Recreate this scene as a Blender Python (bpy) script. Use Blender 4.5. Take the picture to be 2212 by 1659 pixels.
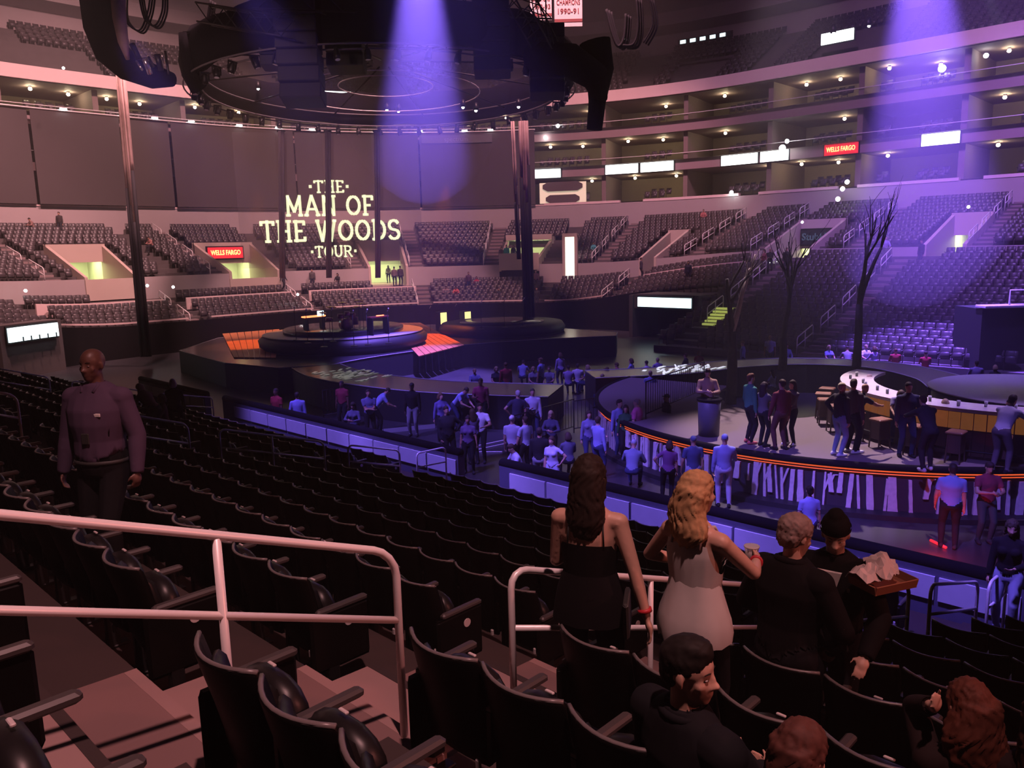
import bpy, math, random
import numpy as np
from mathutils import Vector, Matrix, noise as mnoise
random.seed(11); RNG = np.random.default_rng(5)
for o in list(bpy.data.objects): bpy.data.objects.remove(o)
SC = bpy.context.scene
COL = SC.collection
PI = math.pi

# ------------------------------------------------------------------ camera
EYE = 6.2
PITCH, ROLL, FPX = math.radians(9.6), math.radians(1.4), 1722.0
_f = Vector((0, math.cos(PITCH), -math.sin(PITCH))); _r0 = Vector((1, 0, 0)); _u0 = _r0.cross(_f)
_r = _r0*math.cos(ROLL) - _u0*math.sin(ROLL); _u = _u0*math.cos(ROLL) + _r0*math.sin(ROLL)
cam_d = bpy.data.cameras.new('camera'); cam = bpy.data.objects.new('camera', cam_d); COL.objects.link(cam)
cam_d.sensor_fit = 'HORIZONTAL'; cam_d.sensor_width = 36.0; cam_d.lens = 36.0*FPX/2212.0
cam_d.clip_start = 0.05; cam_d.clip_end = 400
cam.matrix_world = Matrix(((_r.x, _u.x, -_f.x, 0), (_r.y, _u.y, -_f.y, 0), (_r.z, _u.z, -_f.z, EYE), (0, 0, 0, 1)))
SC.camera = cam

# ------------------------------------------------------------------ colour management, world
SC.view_settings.view_transform = 'Standard'; SC.view_settings.look = 'None'
SC.view_settings.exposure = 0.0; SC.view_settings.gamma = 1.0; SC.view_settings.use_curve_mapping = False
SC.cycles.use_denoising = True; SC.cycles.use_adaptive_sampling = True; SC.cycles.adaptive_threshold = .03; SC.cycles.time_limit = 1150
SC.cycles.max_bounces = 3; SC.cycles.diffuse_bounces = 1; SC.cycles.glossy_bounces = 1
SC.cycles.transparent_max_bounces = 24; SC.cycles.volume_bounces = 0
SC.cycles.sample_clamp_indirect = 2.0; SC.cycles.sample_clamp_direct = 20.0
SC.cycles.caustics_reflective = False; SC.cycles.caustics_refractive = False
wd = bpy.data.worlds.new('world'); SC.world = wd; wd.use_nodes = True
wd.node_tree.nodes['Background'].inputs[0].default_value = (0.5, 0.33, 0.42, 1)
wd.node_tree.nodes['Background'].inputs[1].default_value = 0.004

# arena frame: n = down the near slope towards the floor, a = along the rows (to the stage end)
TH = math.radians(44)
NV = Vector((math.sin(TH), math.cos(TH), 0)); AV = Vector((-math.cos(TH), math.sin(TH), 0))
def W(n, a, z=0.0): return NV*n + AV*a + Vector((0, 0, z))
def NA(p): return p.x*NV.x + p.y*NV.y, p.x*AV.x + p.y*AV.y
def ray(x, y): return _r*((x-1106)/FPX) - _u*((y-829.5)/FPX) + _f
def onz(x, y, z):                      # point of the horizontal plane at height z along a sight line
    d = ray(x, y); t = (z-EYE)/d.z; return Vector((d.x*t, d.y*t, z))
def atY(x, y, Y):
    d = ray(x, y); t = Y/d.y; return Vector((d.x*t, d.y*t, EYE+d.z*t))
YAW_N = math.atan2(NV.y, NV.x)         # world angle of +n

# ------------------------------------------------------------------ stage and house lights
def light(name, typ, pos, target=None, color=(1, 1, 1), power=100, size=0.5, angle=60, blend=0.5):
    ld = bpy.data.lights.new(name, typ); ld.color = color; ld.energy = power
    if typ == 'SPOT': ld.spot_size = math.radians(angle); ld.spot_blend = blend; ld.shadow_soft_size = size
    elif typ == 'POINT': ld.shadow_soft_size = size
    elif typ == 'AREA': ld.size = size
    o = bpy.data.objects.new(name, ld); COL.objects.link(o); o.location = pos
    if target is not None: o.rotation_euler = (Vector(target)-Vector(pos)).to_track_quat('-Z', 'Y').to_euler()
    return o
# house lights under the roof over the stage end, warm pink
light('house_pink_end', 'SPOT', W(24, 40, 36), W(26, 66, 9), (1,.49,.50), 70000, 1.2, 80, .5)
light('house_pink_left', 'SPOT', W(12, 38, 36), W(6, 58, 10), (1,.49,.48), 55000, 1.2, 70, .5)
light('house_pink_corner', 'SPOT', W(36, 30, 36), W(52, 48, 9), (1,.46,.52), 52000, 1.2, 70, .5)
light('fill_pink_front', 'SPOT', W(6, 26, 15), W(27, 44, 9), (1,.55,.55), 9000, 1.0, 46, .6)  # unseen low spot added to brighten the scrim and hanging columns
# purple and blue stage washes
light('wash_purple_right', 'SPOT', W(34, 6, 34), W(58, 10, 8), (.40,.18,1), 85000, 1.0, 62, .8)
light('wash_mauve_right', 'SPOT', W(36, 18, 36), W(64, 26, 13), (.85,.42,.85), 20000, 1.0, 66, .7)
light('fill_blue_floor_a', 'SPOT', W(8.5, 4.0, 12), W(14.9, 4.2, .4), (.24,.14,1), 9500, .3, 41, .5)  # spots a to d: unseen, added over the near seats to front-light the floor
light('fill_blue_floor_b', 'SPOT', W(8.5, 10, 12), W(14.9, 10.2, .4), (.24,.14,1), 9500, .3, 41, .5)
light('fill_blue_floor_c', 'SPOT', W(8.5, 15.5, 12), W(14.9, 15.7, .4), (.24,.14,1), 9500, .3, 41, .5)
light('fill_blue_floor_d', 'SPOT', W(8.5, 21.5, 12), W(14.9, 21.7, .4), (.24,.14,1), 9500, .3, 41, .5)
light('wash_blue_floor_e', 'SPOT', W(18, 23, 19), W(24, 21, 0), (.22,.13,1), 14000, .4, 46, .6)
light('wash_blue_back', 'SPOT', W(31, 10, 20), W(36, 9, 0), (.26,.15,1), 14000, .4, 50, .6)
light('spot_bar', 'SPOT', W(27, 13, 20), W(19.9, 8.8, 1.2), (1,.72,.84), 36000, .3, 22, .6)
light('spot_bar_purple', 'SPOT', W(24, 3, 18), W(22.5, 4.5, 1.2), (.50,.30,1), 9000, .3, 30, .5)
# warm pink house light high above and behind the camera
light('house_pink_near', 'SPOT', W(.2, -2.5, 21), W(1.4, 3.6, 4.0), (1,.47,.47), 10500, .22, 31, .85)
light('stage_orange_a', 'SPOT', onz(560,745,1.2)+Vector((0,2,9)), onz(540, 745, 1.2), (1,.24,.04), 5000, .2, 34, .4)
light('stage_orange_b', 'SPOT', onz(900,730,1.2)+Vector((2,2,9)), onz(905, 735, 1.2), (1,.20,.03), 8000, .2, 40, .4)
light('beam_purple_right', 'SPOT', atY(1988, -330, 37), atY(2004, 800, 36.5), (.24,.11,1), 260000, .2, 26, .6)
light('beam_purple_rig', 'SPOT', atY(905, -300, 36.5), atY(912, 330, 37.5), (.24,.13,1), 210000, .2, 24, .6)
light('beam_pale_right', 'SPOT', atY(2090, -120, 48), atY(2240, 260, 54), (.65,.75,.85), 60000, .15, 8, .5)
light('stage_red_side', 'SPOT', W(7.5, -7, 9.5), W(3, 1.8, 4.6), (1,.26,.22), 1300, .3, 44, .7)


# ------------------------------------------------------------------ materials
MATS = {}
def mat(name, col, rough=0.6, metal=0.0, var=0.15, scale=6.0, emit=None, estr=0.0, bump=0.0, spec=0.5, alpha=1.0, sheen=0.0):
    if name in MATS: return MATS[name]
    m = bpy.data.materials.new(name); m.use_nodes = True; nt = m.node_tree; b = nt.nodes['Principled BSDF']
    tc = nt.nodes.new('ShaderNodeTexCoord'); nz = nt.nodes.new('ShaderNodeTexNoise')
    nz.inputs['Scale'].default_value = scale; nz.inputs['Detail'].default_value = 3.0
    nt.links.new(tc.outputs['Object'], nz.inputs['Vector'])
    mx = nt.nodes.new('ShaderNodeMix'); mx.data_type = 'RGBA'
    mx.inputs[6].default_value = (*[c*(1-var) for c in col], 1); mx.inputs[7].default_value = (*[min(1, c*(1+var)) for c in col], 1)
    nt.links.new(nz.outputs['Fac'], mx.inputs[0]); nt.links.new(mx.outputs[2], b.inputs['Base Color'])
    b.inputs['Roughness'].default_value = rough; b.inputs['Metallic'].default_value = metal
    b.inputs['Specular IOR Level'].default_value = spec; b.inputs['Alpha'].default_value = alpha
    if emit: b.inputs['Emission Color'].default_value = (*emit, 1); b.inputs['Emission Strength'].default_value = estr
    if bump:
        bp = nt.nodes.new('ShaderNodeBump'); bp.inputs['Strength'].default_value = bump
        nt.links.new(nz.outputs['Fac'], bp.inputs['Height']); nt.links.new(bp.outputs[0], b.inputs['Normal'])
    if emit and not name.startswith(('lamp_warm','vom','lounge','door')): m.cycles.emission_sampling = 'NONE'
    MATS[name] = m; return m

# ------------------------------------------------------------------ mesh helpers
class MB:
    def __init__(s): s.v = []; s.f = []
    def add(s, vs, fs):
        k = len(s.v); s.v += [tuple(p) for p in vs]; s.f += [tuple(i+k for i in f) for f in fs]; return s
    def box(s, c, d, m=None):          # centre, full size, optional Matrix for orientation
        x, y, z = d[0]/2, d[1]/2, d[2]/2
        vs = [Vector(p) for p in ((-x,-y,-z),(x,-y,-z),(x,y,-z),(-x,y,-z),(-x,-y,z),(x,-y,z),(x,y,z),(-x,y,z))]
        if m is not None: vs = [m @ p for p in vs]
        c = Vector(c); vs = [p+c for p in vs]
        return s.add(vs, [(3,2,1,0),(4,5,6,7),(0,1,5,4),(1,2,6,5),(2,3,7,6),(3,0,4,7)])
    def hexa(s, p): return s.add(p, [(3,2,1,0),(4,5,6,7),(0,1,5,4),(1,2,6,5),(2,3,7,6),(3,0,4,7)])
    def bbox(s, c, d, b=0.02, m=None): # box with bevelled edges
        x, y, z = d[0]/2, d[1]/2, d[2]/2; b = min(b, x*.9, y*.9, z*.9); vs = []
        for zz, bb in ((-z, b), (-z+b, 0), (z-b, 0), (z, b)):
            X, Y = x-bb, y-bb
            vs += [Vector(p) for p in ((-X+b,-Y,zz),(X-b,-Y,zz),(X,-Y+b,zz),(X,Y-b,zz),(X-b,Y,zz),(-X+b,Y,zz),(-X,Y-b,zz),(-X,-Y+b,zz))]
        if m is not None: vs = [m @ p for p in vs]
        c = Vector(c); vs = [p+c for p in vs]
        fs = [tuple(range(7,-1,-1)), tuple(range(24,32))]
        for r in range(3):
            for i in range(8): j = (i+1) % 8; fs.append((r*8+i, r*8+j, r*8+8+j, r*8+8+i))
        return s.add(vs, fs)
    def loft(s, rings, cap=True, closed=False):
        k = len(rings[0]); vs = [p for r in rings for p in r]; fs = []; R = len(rings)
        for r in range(R if closed else R-1):
            q = (r+1) % R
            for i in range(k): j = (i+1) % k; fs.append((r*k+i, r*k+j, q*k+j, q*k+i))
        if cap and not closed: fs += [tuple(range(k-1,-1,-1)), tuple((R-1)*k+i for i in range(k))]
        return s.add(vs, fs)
    def tube(s, pts, r, seg=8, cap=True, closed=False):
        pts = [Vector(p) for p in pts]; n = len(pts); rs = r if isinstance(r, (list, tuple)) else [r]*n; rings = []; ref = None
        for i, p in enumerate(pts):
            if closed: t = pts[(i+1) % n]-pts[i-1]
            else: t = pts[min(i+1, n-1)]-pts[max(i-1, 0)]
            t = t.normalized() if t.length > 1e-9 else Vector((0, 0, 1))
            if ref is None: ref = Vector((0, 0, 1)) if abs(t.z) < .9 else Vector((1, 0, 0))
            u = t.cross(ref)
            if u.length < 1e-6: u = t.cross(Vector((1, .3, 0)))
            u.normalize(); w = u.cross(t); ref = w
            rings.append([p+(u*math.cos(a)+w*math.sin(a))*rs[i] for a in [2*PI*k/seg for k in range(seg)]])
        return s.loft(rings, cap, closed)
    def lathe(s, prof, c=(0,0,0), seg=16, m=None):
        rings = [[Vector((r*math.cos(2*PI*k/seg), r*math.sin(2*PI*k/seg), z)) for k in range(seg)] for r, z in prof]
        if m is not None: rings = [[m @ p for p in r] for r in rings]
        c = Vector(c); return s.loft([[p+c for p in r] for r in rings])
    def ell(s, c, d, m=None, seg=10, rg=7):
        rings = []
        for i in range(rg):
            t = PI*(i+.02)/(rg-1+.04) if 0 < i < rg-1 else (0.02 if i == 0 else PI-.02)
            rings.append([Vector((d[0]*math.sin(t)*math.cos(2*PI*k/seg), d[1]*math.sin(t)*math.sin(2*PI*k/seg), -d[2]*math.cos(t))) for k in range(seg)])
        if m is not None: rings = [[m @ p for p in r] for r in rings]
        c = Vector(c); return s.loft([[p+c for p in r] for r in rings])
    def prism(s, poly, z0, z1):        # polygon of (x,y) extruded in z
        k = len(poly); vs = [(x, y, z0) for x, y in poly]+[(x, y, z1) for x, y in poly]
        fs = [tuple(range(k-1,-1,-1)), tuple(range(k, 2*k))]+[(i, (i+1) % k, k+(i+1) % k, k+i) for i in range(k)]
        return s.add(vs, fs)
    def build(s, name, m=None, parent=None, smooth=False, origin=None):
        me = bpy.data.meshes.new(name); vs = s.v
        if origin is not None: o3 = Vector(origin); vs = [tuple(Vector(p)-o3) for p in vs]
        me.from_pydata(vs, [], s.f)
        if smooth: me.polygons.foreach_set('use_smooth', [True]*len(me.polygons))
        if m is not None:
            for q in (m if isinstance(m, (list, tuple)) else [m]): me.materials.append(MATS[q] if isinstance(q, str) else q)
        o = bpy.data.objects.new(name, me); COL.objects.link(o)
        if origin is not None: o.location = origin
        if parent is not None: o.parent = parent
        return o
_ON = ['first','second','third','fourth','fifth','sixth','seventh','eighth','ninth','tenth','eleventh','twelfth','thirteenth','fourteenth','fifteenth','sixteenth','seventeenth','eighteenth','nineteenth']
def nth(i):                            # 1 -> first
    if i < 20: return _ON[i-1]
    t = ('','','twent','thirt','fort','fift','sixt')[i//10]
    return t+'ieth' if i % 10 == 0 else t+'y-'+_ON[i % 10-1]
def tag(o, label=None, cat=None, group=None, kind=None):
    if label: o['label'] = label
    if cat: o['category'] = cat
    if group: o['group'] = group
    if kind: o['kind'] = kind
    return o
def empty(name, loc=(0,0,0), rz=0.0):
    o = bpy.data.objects.new(name, None); COL.objects.link(o); o.location = loc; o.rotation_euler = (0, 0, rz); o.empty_display_size = .1
    return o
def struct(name, mb, m, smooth=False, label=None):
    o = mb.build(name, m, None, smooth); o['kind'] = 'structure'
    if label: o['label'] = label
    return o
def copy_tree(o, parent=None):
    c = o.copy(); COL.objects.link(c); c.parent = parent
    for ch in o.children: copy_tree(ch, c)
    return c
def RZ(a): return Matrix.Rotation(a, 3, 'Z')
def RX(a): return Matrix.Rotation(a, 3, 'X')
def RY(a): return Matrix.Rotation(a, 3, 'Y')
def rot2(p, a): c, s = math.cos(a), math.sin(a); return (p[0]*c-p[1]*s, p[0]*s+p[1]*c)

# slab letters, drawn as strokes in a cell 1 high; returns (mesh builder in x-z plane, width)
def _arc(cx, cy, rx, ry, a0, a1, k=10): return [(cx+rx*math.cos(math.radians(a0+(a1-a0)*i/k)), cy+ry*math.sin(math.radians(a0+(a1-a0)*i/k))) for i in range(k+1)]
GL = {'T': (.8, [[(.4,0),(.4,1)], [(.02,.93),(.78,.93)], [(.07,.78),(.07,.93)], [(.73,.78),(.73,.93)], [(.25,.04),(.55,.04)]]),
 'H': (.86, [[(.17,0),(.17,1)], [(.69,0),(.69,1)], [(.17,.5),(.69,.5)], [(.03,.04),(.31,.04)], [(.55,.04),(.83,.04)], [(.03,.96),(.31,.96)], [(.55,.96),(.83,.96)]]),
 'E': (.7, [[(.17,0),(.17,1)], [(.03,.06),(.66,.06)], [(.03,.94),(.64,.94)], [(.17,.5),(.5,.5)], [(.63,.06),(.63,.22)], [(.61,.78),(.61,.94)]]),
 'M': (1.0, [[(.14,0),(.16,1)], [(.86,0),(.84,1)], [(.15,.97),(.5,.2)], [(.85,.97),(.5,.2)], [(.02,.04),(.27,.04)], [(.73,.04),(.98,.04)]]),
 'A': (.92, [[(.1,0),(.46,1)], [(.82,0),(.46,1)], [(.25,.33),(.67,.33)], [(0,.04),(.24,.04)], [(.68,.04),(.92,.04)]]),
 'N': (.9, [[(.16,0),(.16,1)], [(.74,0),(.74,1)], [(.16,.97),(.74,.03)], [(.03,.04),(.29,.04)], [(.61,.96),(.87,.96)]]),
 'O': (.9, [_arc(.45,.5,.36,.43,0,360,20)]), 'F': (.68, [[(.17,0),(.17,1)], [(.03,.94),(.64,.94)], [(.17,.5),(.5,.5)], [(.03,.04),(.34,.04)], [(.61,.76),(.61,.94)]]),
 'W': (1.16, [[(.08,1),(.34,0)], [(.34,0),(.58,.95)], [(.58,.95),(.82,0)], [(.82,0),(1.08,1)], [(0,.96),(.2,.96)], [(.96,.96),(1.16,.96)]]),
 'D': (.86, [[(.17,0),(.17,1)], _arc(.36,.5,.4,.44,-90,90,12), [(.03,.06),(.36,.06)], [(.03,.94),(.36,.94)]]),
 'S': (.74, [_arc(.37,.72,.27,.22,20,270,12)+_arc(.37,.28,.29,.22,90,-160,12)]),
 'U': (.86, [[(.15,1),(.15,.35)], _arc(.43,.36,.28,.3,180,360,10), [(.71,.35),(.71,1)], [(.03,.96),(.28,.96)], [(.58,.96),(.84,.96)]]),
 'R': (.88, [[(.17,0),(.17,1)], [(.03,.94),(.45,.94)], _arc(.45,.72,.26,.22,-90,90,10), [(.17,.5),(.45,.5)], [(.45,.5),(.76,.04)], [(.03,.04),(.32,.04)], [(.68,.04),(.87,.04)]]),
 ' ': (.42, []), '.': (.4, [[(.1,.5),(.3,.5)]])}
def strokes(mb, text, h, place, wd=.14, gap=.08, thick=.01):   # place(x, z, d) -> Vector ; d = depth out of the surface
    x0 = 0.0; tot = sum(GL[c][0]+gap for c in text)-gap
    for c in text:
        w, ss = GL[c]
        for st in ss:
            for (ax, ay), (bx, by) in zip(st[:-1], st[1:]):
                L = math.hypot(bx-ax, by-ay) or 1e-6; ux, uy = (bx-ax)/L, (by-ay)/L; e = .02
                hw = wd/2 if abs(uy) > .5 else wd*.36
                if c == '.': hw = .12
                q = [(ax-ux*e-uy*hw, ay-uy*e+ux*hw), (ax-ux*e+uy*hw, ay-uy*e-ux*hw), (bx+ux*e+uy*hw, by+uy*e-ux*hw), (bx+ux*e-uy*hw, by+uy*e+ux*hw)]
                pts = [place((x0+px-tot/2)*h, py*h, dd) for dd in (0, thick) for px, py in q]
                mb.hexa(pts)
        x0 += w+gap
    return tot*h
def text_mesh(name, body, size, m, loc, ux, uz, parent=None, ext=.01, bold=0.0, spacing=1.0):   # plain sans lettering as mesh
    cu = bpy.data.curves.new(name, 'FONT'); cu.body = body; cu.size = size; cu.align_x = 'CENTER'; cu.align_y = 'CENTER'
    cu.extrude = ext; cu.offset = bold; cu.space_character = spacing; cu.resolution_u = 3
    t = bpy.data.objects.new(name+'_src', cu); COL.objects.link(t)
    dg = bpy.context.evaluated_depsgraph_get(); me = bpy.data.meshes.new_from_object(t.evaluated_get(dg)); me.name = name
    bpy.data.objects.remove(t); bpy.data.curves.remove(cu)
    me.materials.clear(); me.materials.append(m)
    o = bpy.data.objects.new(name, me); COL.objects.link(o)
    X = Vector(ux).normalized(); Z = Vector(uz).normalized(); N = X.cross(Z)
    o.matrix_world = Matrix(((X.x, Z.x, N.x, loc[0]), (X.y, Z.y, N.y, loc[1]), (X.z, Z.z, N.z, loc[2]), (0, 0, 0, 1)))
    if parent is not None:
        o.parent = parent; o.matrix_parent_inverse = parent_matrix(parent).inverted()
    return o
def parent_matrix(o):
    m = Matrix.LocRotScale(o.location, o.rotation_euler, o.scale)
    return m if o.parent is None else parent_matrix(o.parent) @ o.matrix_parent_inverse @ m
def child(o, parent):                  # keep world placement
    o.parent = parent; o.matrix_parent_inverse = parent_matrix(parent).inverted(); return o

# ================================================================== the bowl
CN, CA = 26.1, 12.5
def ring(o, s):                        # (n, a, unit outward n, unit outward a)
    r = 8.5+o
    if s <= 22: return CN+4.5+r, CA+s, 1.0, 0.0
    if s <= 61: f = math.radians((s-22)/39*90); cn, ca = CN+4.5, CA+22
    elif s <= 70: return CN+4.5-(s-61), CA+22+r, 0.0, 1.0
    elif s <= 109: f = math.radians(90+(s-70)/39*90); cn, ca = CN-4.5, CA+22
    else: return CN-4.5-r, CA+22-(s-109), -1.0, 0.0
    return cn+r*math.cos(f), ca+r*math.sin(f), math.cos(f), math.sin(f)
def RP(o, s, z): n, a, _, _ = ring(o, s); return W(n, a, z)
def rdir(s): _, _, u, v = ring(0, s); return NV*u+AV*v          # outward
def rstep(o, s): return 1.0 if (s <= 22 or 61 <= s <= 70 or s >= 109) else (8.5+o)*PI/2/39   # metres per unit of s
def sstep(v, a, b): t = min(1, max(0, (v-a)/(b-a))); return t*t*(3-2*t)
KS = list(range(-6, 11)); ZK = [5.81,5.44,5.07,4.70,4.33,3.96,3.59,3.23,2.87,2.51,2.17,1.84,1.53,1.23,.93,.64,.36]
def zk(k): return ZK[int(k)+6]
def znear(o): return float(np.interp(-(o+.4), [-(11.25-k) for k in KS], ZK))
def wend(s): return sstep(s, 12, 32)*(1-sstep(s, 72, 96))
def zlow(o, s): w = wend(s); return (1-w)*znear(o)+w*(1.5+.326*(o-9.5))
def z2(o, s): w = wend(s); return (1-w)*(5.6+(o-16)*.29)+w*(4.75+(o-16)*.345)

mat('concrete', (.30,.185,.175), .85, var=.18, scale=.9, bump=.05)
mat('concrete_dark', (.10,.085,.085), .85, var=.2, scale=1.5)
mat('concrete_b', (.19,.11,.105), .85, var=.2, scale=1.2, bump=.05); mat('stair_shaded', (.036,.022,.021), .8, var=.2, scale=2.0, bump=.04)  # row treads darkened in colour for the shade between the seat rows
mat('wall_paint', (.40,.34,.34), .75, var=.06, scale=.6)
mat('cream', (.80,.74,.60), .7, var=.05)
mat('pink_band', (.82,.62,.60), .6, var=.05)
mat('black_drape', (.008,.007,.010), .95, var=.3, scale=2.0, spec=.05)
mat('screen_cloth', (.072,.058,.060), .9, var=.08, scale=.35)
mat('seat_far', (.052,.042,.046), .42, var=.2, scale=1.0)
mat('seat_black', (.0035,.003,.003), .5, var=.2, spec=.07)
mat('metal_rail', (.9,.84,.84), .38, .15, var=.04)
mat('dark_metal', (.02,.02,.022), .45, .6)
mat('floor_black', (.035,.034,.04), .35, var=.3, scale=.8)
mat('white_line', (.8,.75,.75), .6)
mat('suite_wall', (.42,.33,.25), .75, var=.1, scale=.5)
mat('partition', (.22,.16,.15), .75); mat('suite_dark', (.10,.075,.07), .7, var=.2)
mat('fascia', (.30,.21,.22), .6, var=.06)
mat('ceiling_dark', (.05,.04,.045), .9)
mat('lamp_warm', (1,.9,.7), .5, emit=(1,.80,.50), estr=120)
mat('lamp_white', (1,1,1), .5, emit=(.95,1,.98), estr=25)
mat('led_white', (1,1,1), .5, emit=(.92,1,.95), estr=3.2)
mat('led_cyan', (.8,1,1), .5, emit=(.72,.97,1), estr=2.2)
mat('led_red', (.8,.03,.03), .5, emit=(1,.03,.05), estr=.8)
mat('led_gold', (1,.8,.2), .5, emit=(1,.75,.25), estr=1.6)

def arange(a, b, d): k = max(1, int(math.ceil((b-a)/d-1e-6))); return [a+(b-a)*i/k for i in range(k+1)]
def strip(mb, ss, o0, o1, z0, z1):     # surface between (o0,z0(s)) and (o1,z1(s))
    z0 = z0 if callable(z0) else (lambda s, v=z0: v); z1 = z1 if callable(z1) else (lambda s, v=z1: v)
    vs = []; fs = []
    for s in ss: vs += [RP(o0, s, z0(s)), RP(o1, s, z1(s))]
    for i in range(len(ss)-1): fs.append((2*i, 2*i+1, 2*i+3, 2*i+2))
    mb.add(vs, fs)
def band(mb, ss, o, th, z0, z1):       # curved band with thickness th outward of o
    strip(mb, ss, o, o, z0, z1); strip(mb, ss, o, o+th, z1, z1); strip(mb, ss, o+th, o+th, z1, z0); strip(mb, ss, o+th, o, z0, z0)
    f0 = z0 if callable(z0) else (lambda s: z0); f1 = z1 if callable(z1) else (lambda s: z1)
    for s in (ss[0], ss[-1]): mb.add([RP(o, s, f0(s)), RP(o+th, s, f0(s)), RP(o+th, s, f1(s)), RP(o, s, f1(s))], [(0,1,2,3)])
def cuts(a, b, gaps):
    out = []; cur = a
    for g0, g1 in sorted(gaps):
        if g1 <= a or g0 >= b: continue
        if g0 > cur: out.append((cur, g0))
        cur = max(cur, g1)
    if cur < b: out.append((cur, b))
    return out
S0, S1 = -14.0, 108.0
VOMS = [(68.8,72.4),(57.6,61.9),(46.4,49.9),(34.7,38.3),(24.0,25.6),(11.2,14.8),(1.6,4.1)]
VZ = {0: 3.9, 1: 3.5, 2: 3.3, 3: 4.9, 4: 3.3, 5: 3.6, 6: 4.3}
AIS2 = [74.2, 66.0, 62.6, 56.9, 50.7, 45.6, 39.1, 33.4, 29.4, 21.0, 15.4, 8.6, 1.0, -6.0, 82.0, 91.0]     # aisles of the second tier
AISL = [67.4, 57.0, 45.4, 33.2, 24.8, 12.3, 4.8, -5.5, 78.0, 88.0]                                        # aisles of the lower tier
AW = 1.15
seats = []                             # (pos, forward yaw, kind)  every seat of the house
def add_row(o, s0, s1, zf, gaps, kind, pitch=.53):
    s = s0
    while s < s1:
        d = pitch/rstep(o, s)
        c = s+d/2; s += d
        if any(g0-.25/rstep(o, c) < c < g1+.25/rstep(o, c) for g0, g1 in gaps): continue
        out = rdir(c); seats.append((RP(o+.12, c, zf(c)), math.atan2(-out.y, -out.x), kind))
low = MB(); up2 = MB()
NLOW = 6
rows_low = [9.5+.92*i for i in range(NLOW+1)]
for i, o in enumerate(rows_low):       # fixed lower rows
    prev = (lambda s: 0.0) if i == 0 else (lambda s, q=rows_low[i-1]: zlow(q, s))
    o1 = rows_low[i+1] if i < NLOW else 15.9
    ss = arange(S0, S1, 1.5)
    strip(low, ss, o, o, prev, lambda s, q=o: zlow(q, s)); strip(low, ss, o, o1, lambda s, q=o: zlow(q, s), lambda s, q=o: zlow(q, s))
    gaps = [(c-AW/2, c+AW/2) for c in AISL]
    if i >= 4: gaps += [(66.8,78.5) if i == 4 else (66.8,72.6), (46.2,50.0), (24,25.6), (11.2,14.8), (2.6,4.1)]
    if i == 4: gaps += [(51.0,66.8)]
    if i < NLOW: add_row(o+.45, S0 if i else S0, 100, lambda s, q=o: zlow(q, s), gaps, 0)
for i in range(9):                     # front rows on the long side opposite
    o = .8+.96*i; ss = arange(S0, 14.2, 2.0)
    pz = 0.0 if i == 0 else znear(.8+.96*(i-1))
    strip(low, ss, o, o, pz, znear(o)); strip(low, ss, o, o+.96, znear(o), znear(o))
    add_row(o+.45, S0, 13.8, lambda s, q=o: znear(q), [(c-AW/2, c+AW/2) for c in AISL], 0)
struct('floor_lower_tier', low, 'concrete_dark', label='stepped dark terrace of the lower tier around the arena floor')
R2 = [16+.9*j for j in range(13)]
for j in range(12):
    o = R2[j]; gv = [] if j > 5 else VOMS
    for g0, g1 in cuts(S0, S1, gv):
        ss = arange(g0, g1, 1.5)
        strip(up2, ss, o, o, lambda s, q=(R2[j-1] if j else 16): z2(q, s), lambda s, q=o: z2(q, s)); strip(up2, ss, o, o+.9, lambda s, q=o: z2(q, s), lambda s, q=o: z2(q, s))
    gaps = [(c-AW/2/rstep(o, c), c+AW/2/rstep(o, c)) for c in AIS2]
    if j <= 6: gaps += [(g0-.4, g1+.4) for g0, g1 in VOMS]
    add_row(o+.35, S0, 100, lambda s, q=o: z2(q, s), gaps, 0)
struct('floor_second_tier', up2, 'concrete_dark', label='stepped dark terrace of the second seating tier')
# cross wall between the tiers, broken at the vomitories
cw = MB()
for g0, g1 in cuts(S0, S1, VOMS):
    band(cw, arange(g0, g1, 1.5), 15.75, .25, lambda s: zlow(14.5, s)-.4, lambda s: z2(16, s)+.12)
struct('wall_cross_aisle', cw, 'wall_paint', label='grey painted wall between the two seating tiers')
# upper grey wall under the suites with its pale coping
gw = MB(); band(gw, arange(S0, S1, 1.5), 26.9, .3, lambda s: z2(26, s)-.3, 10.35)
struct('wall_suite_front', gw, 'wall_paint', label='grey painted parapet wall above the second tier')
cp = MB()
for g0, g1 in cuts(S0, 36, [(c-.8, c+.8) for c in (21.8, 13.4, 29.9, 4.5)]): band(cp, arange(g0, g1, 1.5), 26.84, .42, 10.35, 10.58)
for g0, g1 in cuts(36, S1, []): band(cp, arange(g0, g1, 1.5), 26.84, .42, 10.35, 10.47)
struct('trim_1', cp, 'pink_band', label='pale coping along the parapet under the suites')
# pale ledges along the lower tier (wheelchair platforms) and front kick boards
lg = MB()
for g0, g1 in ((68.2,77.5),(57.8,66.6),(46.0,56.2),(14.9,23.6)): band(lg, arange(g0, g1, 1.0), 13.1, .12, lambda s: zlow(12.3, s)+.1, lambda s: zlow(12.3, s)+.95)
for g0, g1 in ((34.2,44.6),(25.4,32.2),(46.2,56.2),(57.8,66.6),(68.2,80)): band(lg, arange(g0, g1, 1.0), 9.42, .05, lambda s: zlow(9.5, s)+.62, lambda s: zlow(9.5, s)+.72)
struct('trim_2', lg, 'pink_band', label='pale ledge boards along the far lower rows')
dr = MB(); band(dr, arange(20, 100, 1.5), 9.3, .06, 0.0, lambda s: zlow(9.5, s)+.5)
struct('wall_backstage_drape', dr, 'black_drape', label='black masking drape behind the stage under the front row')

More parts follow.
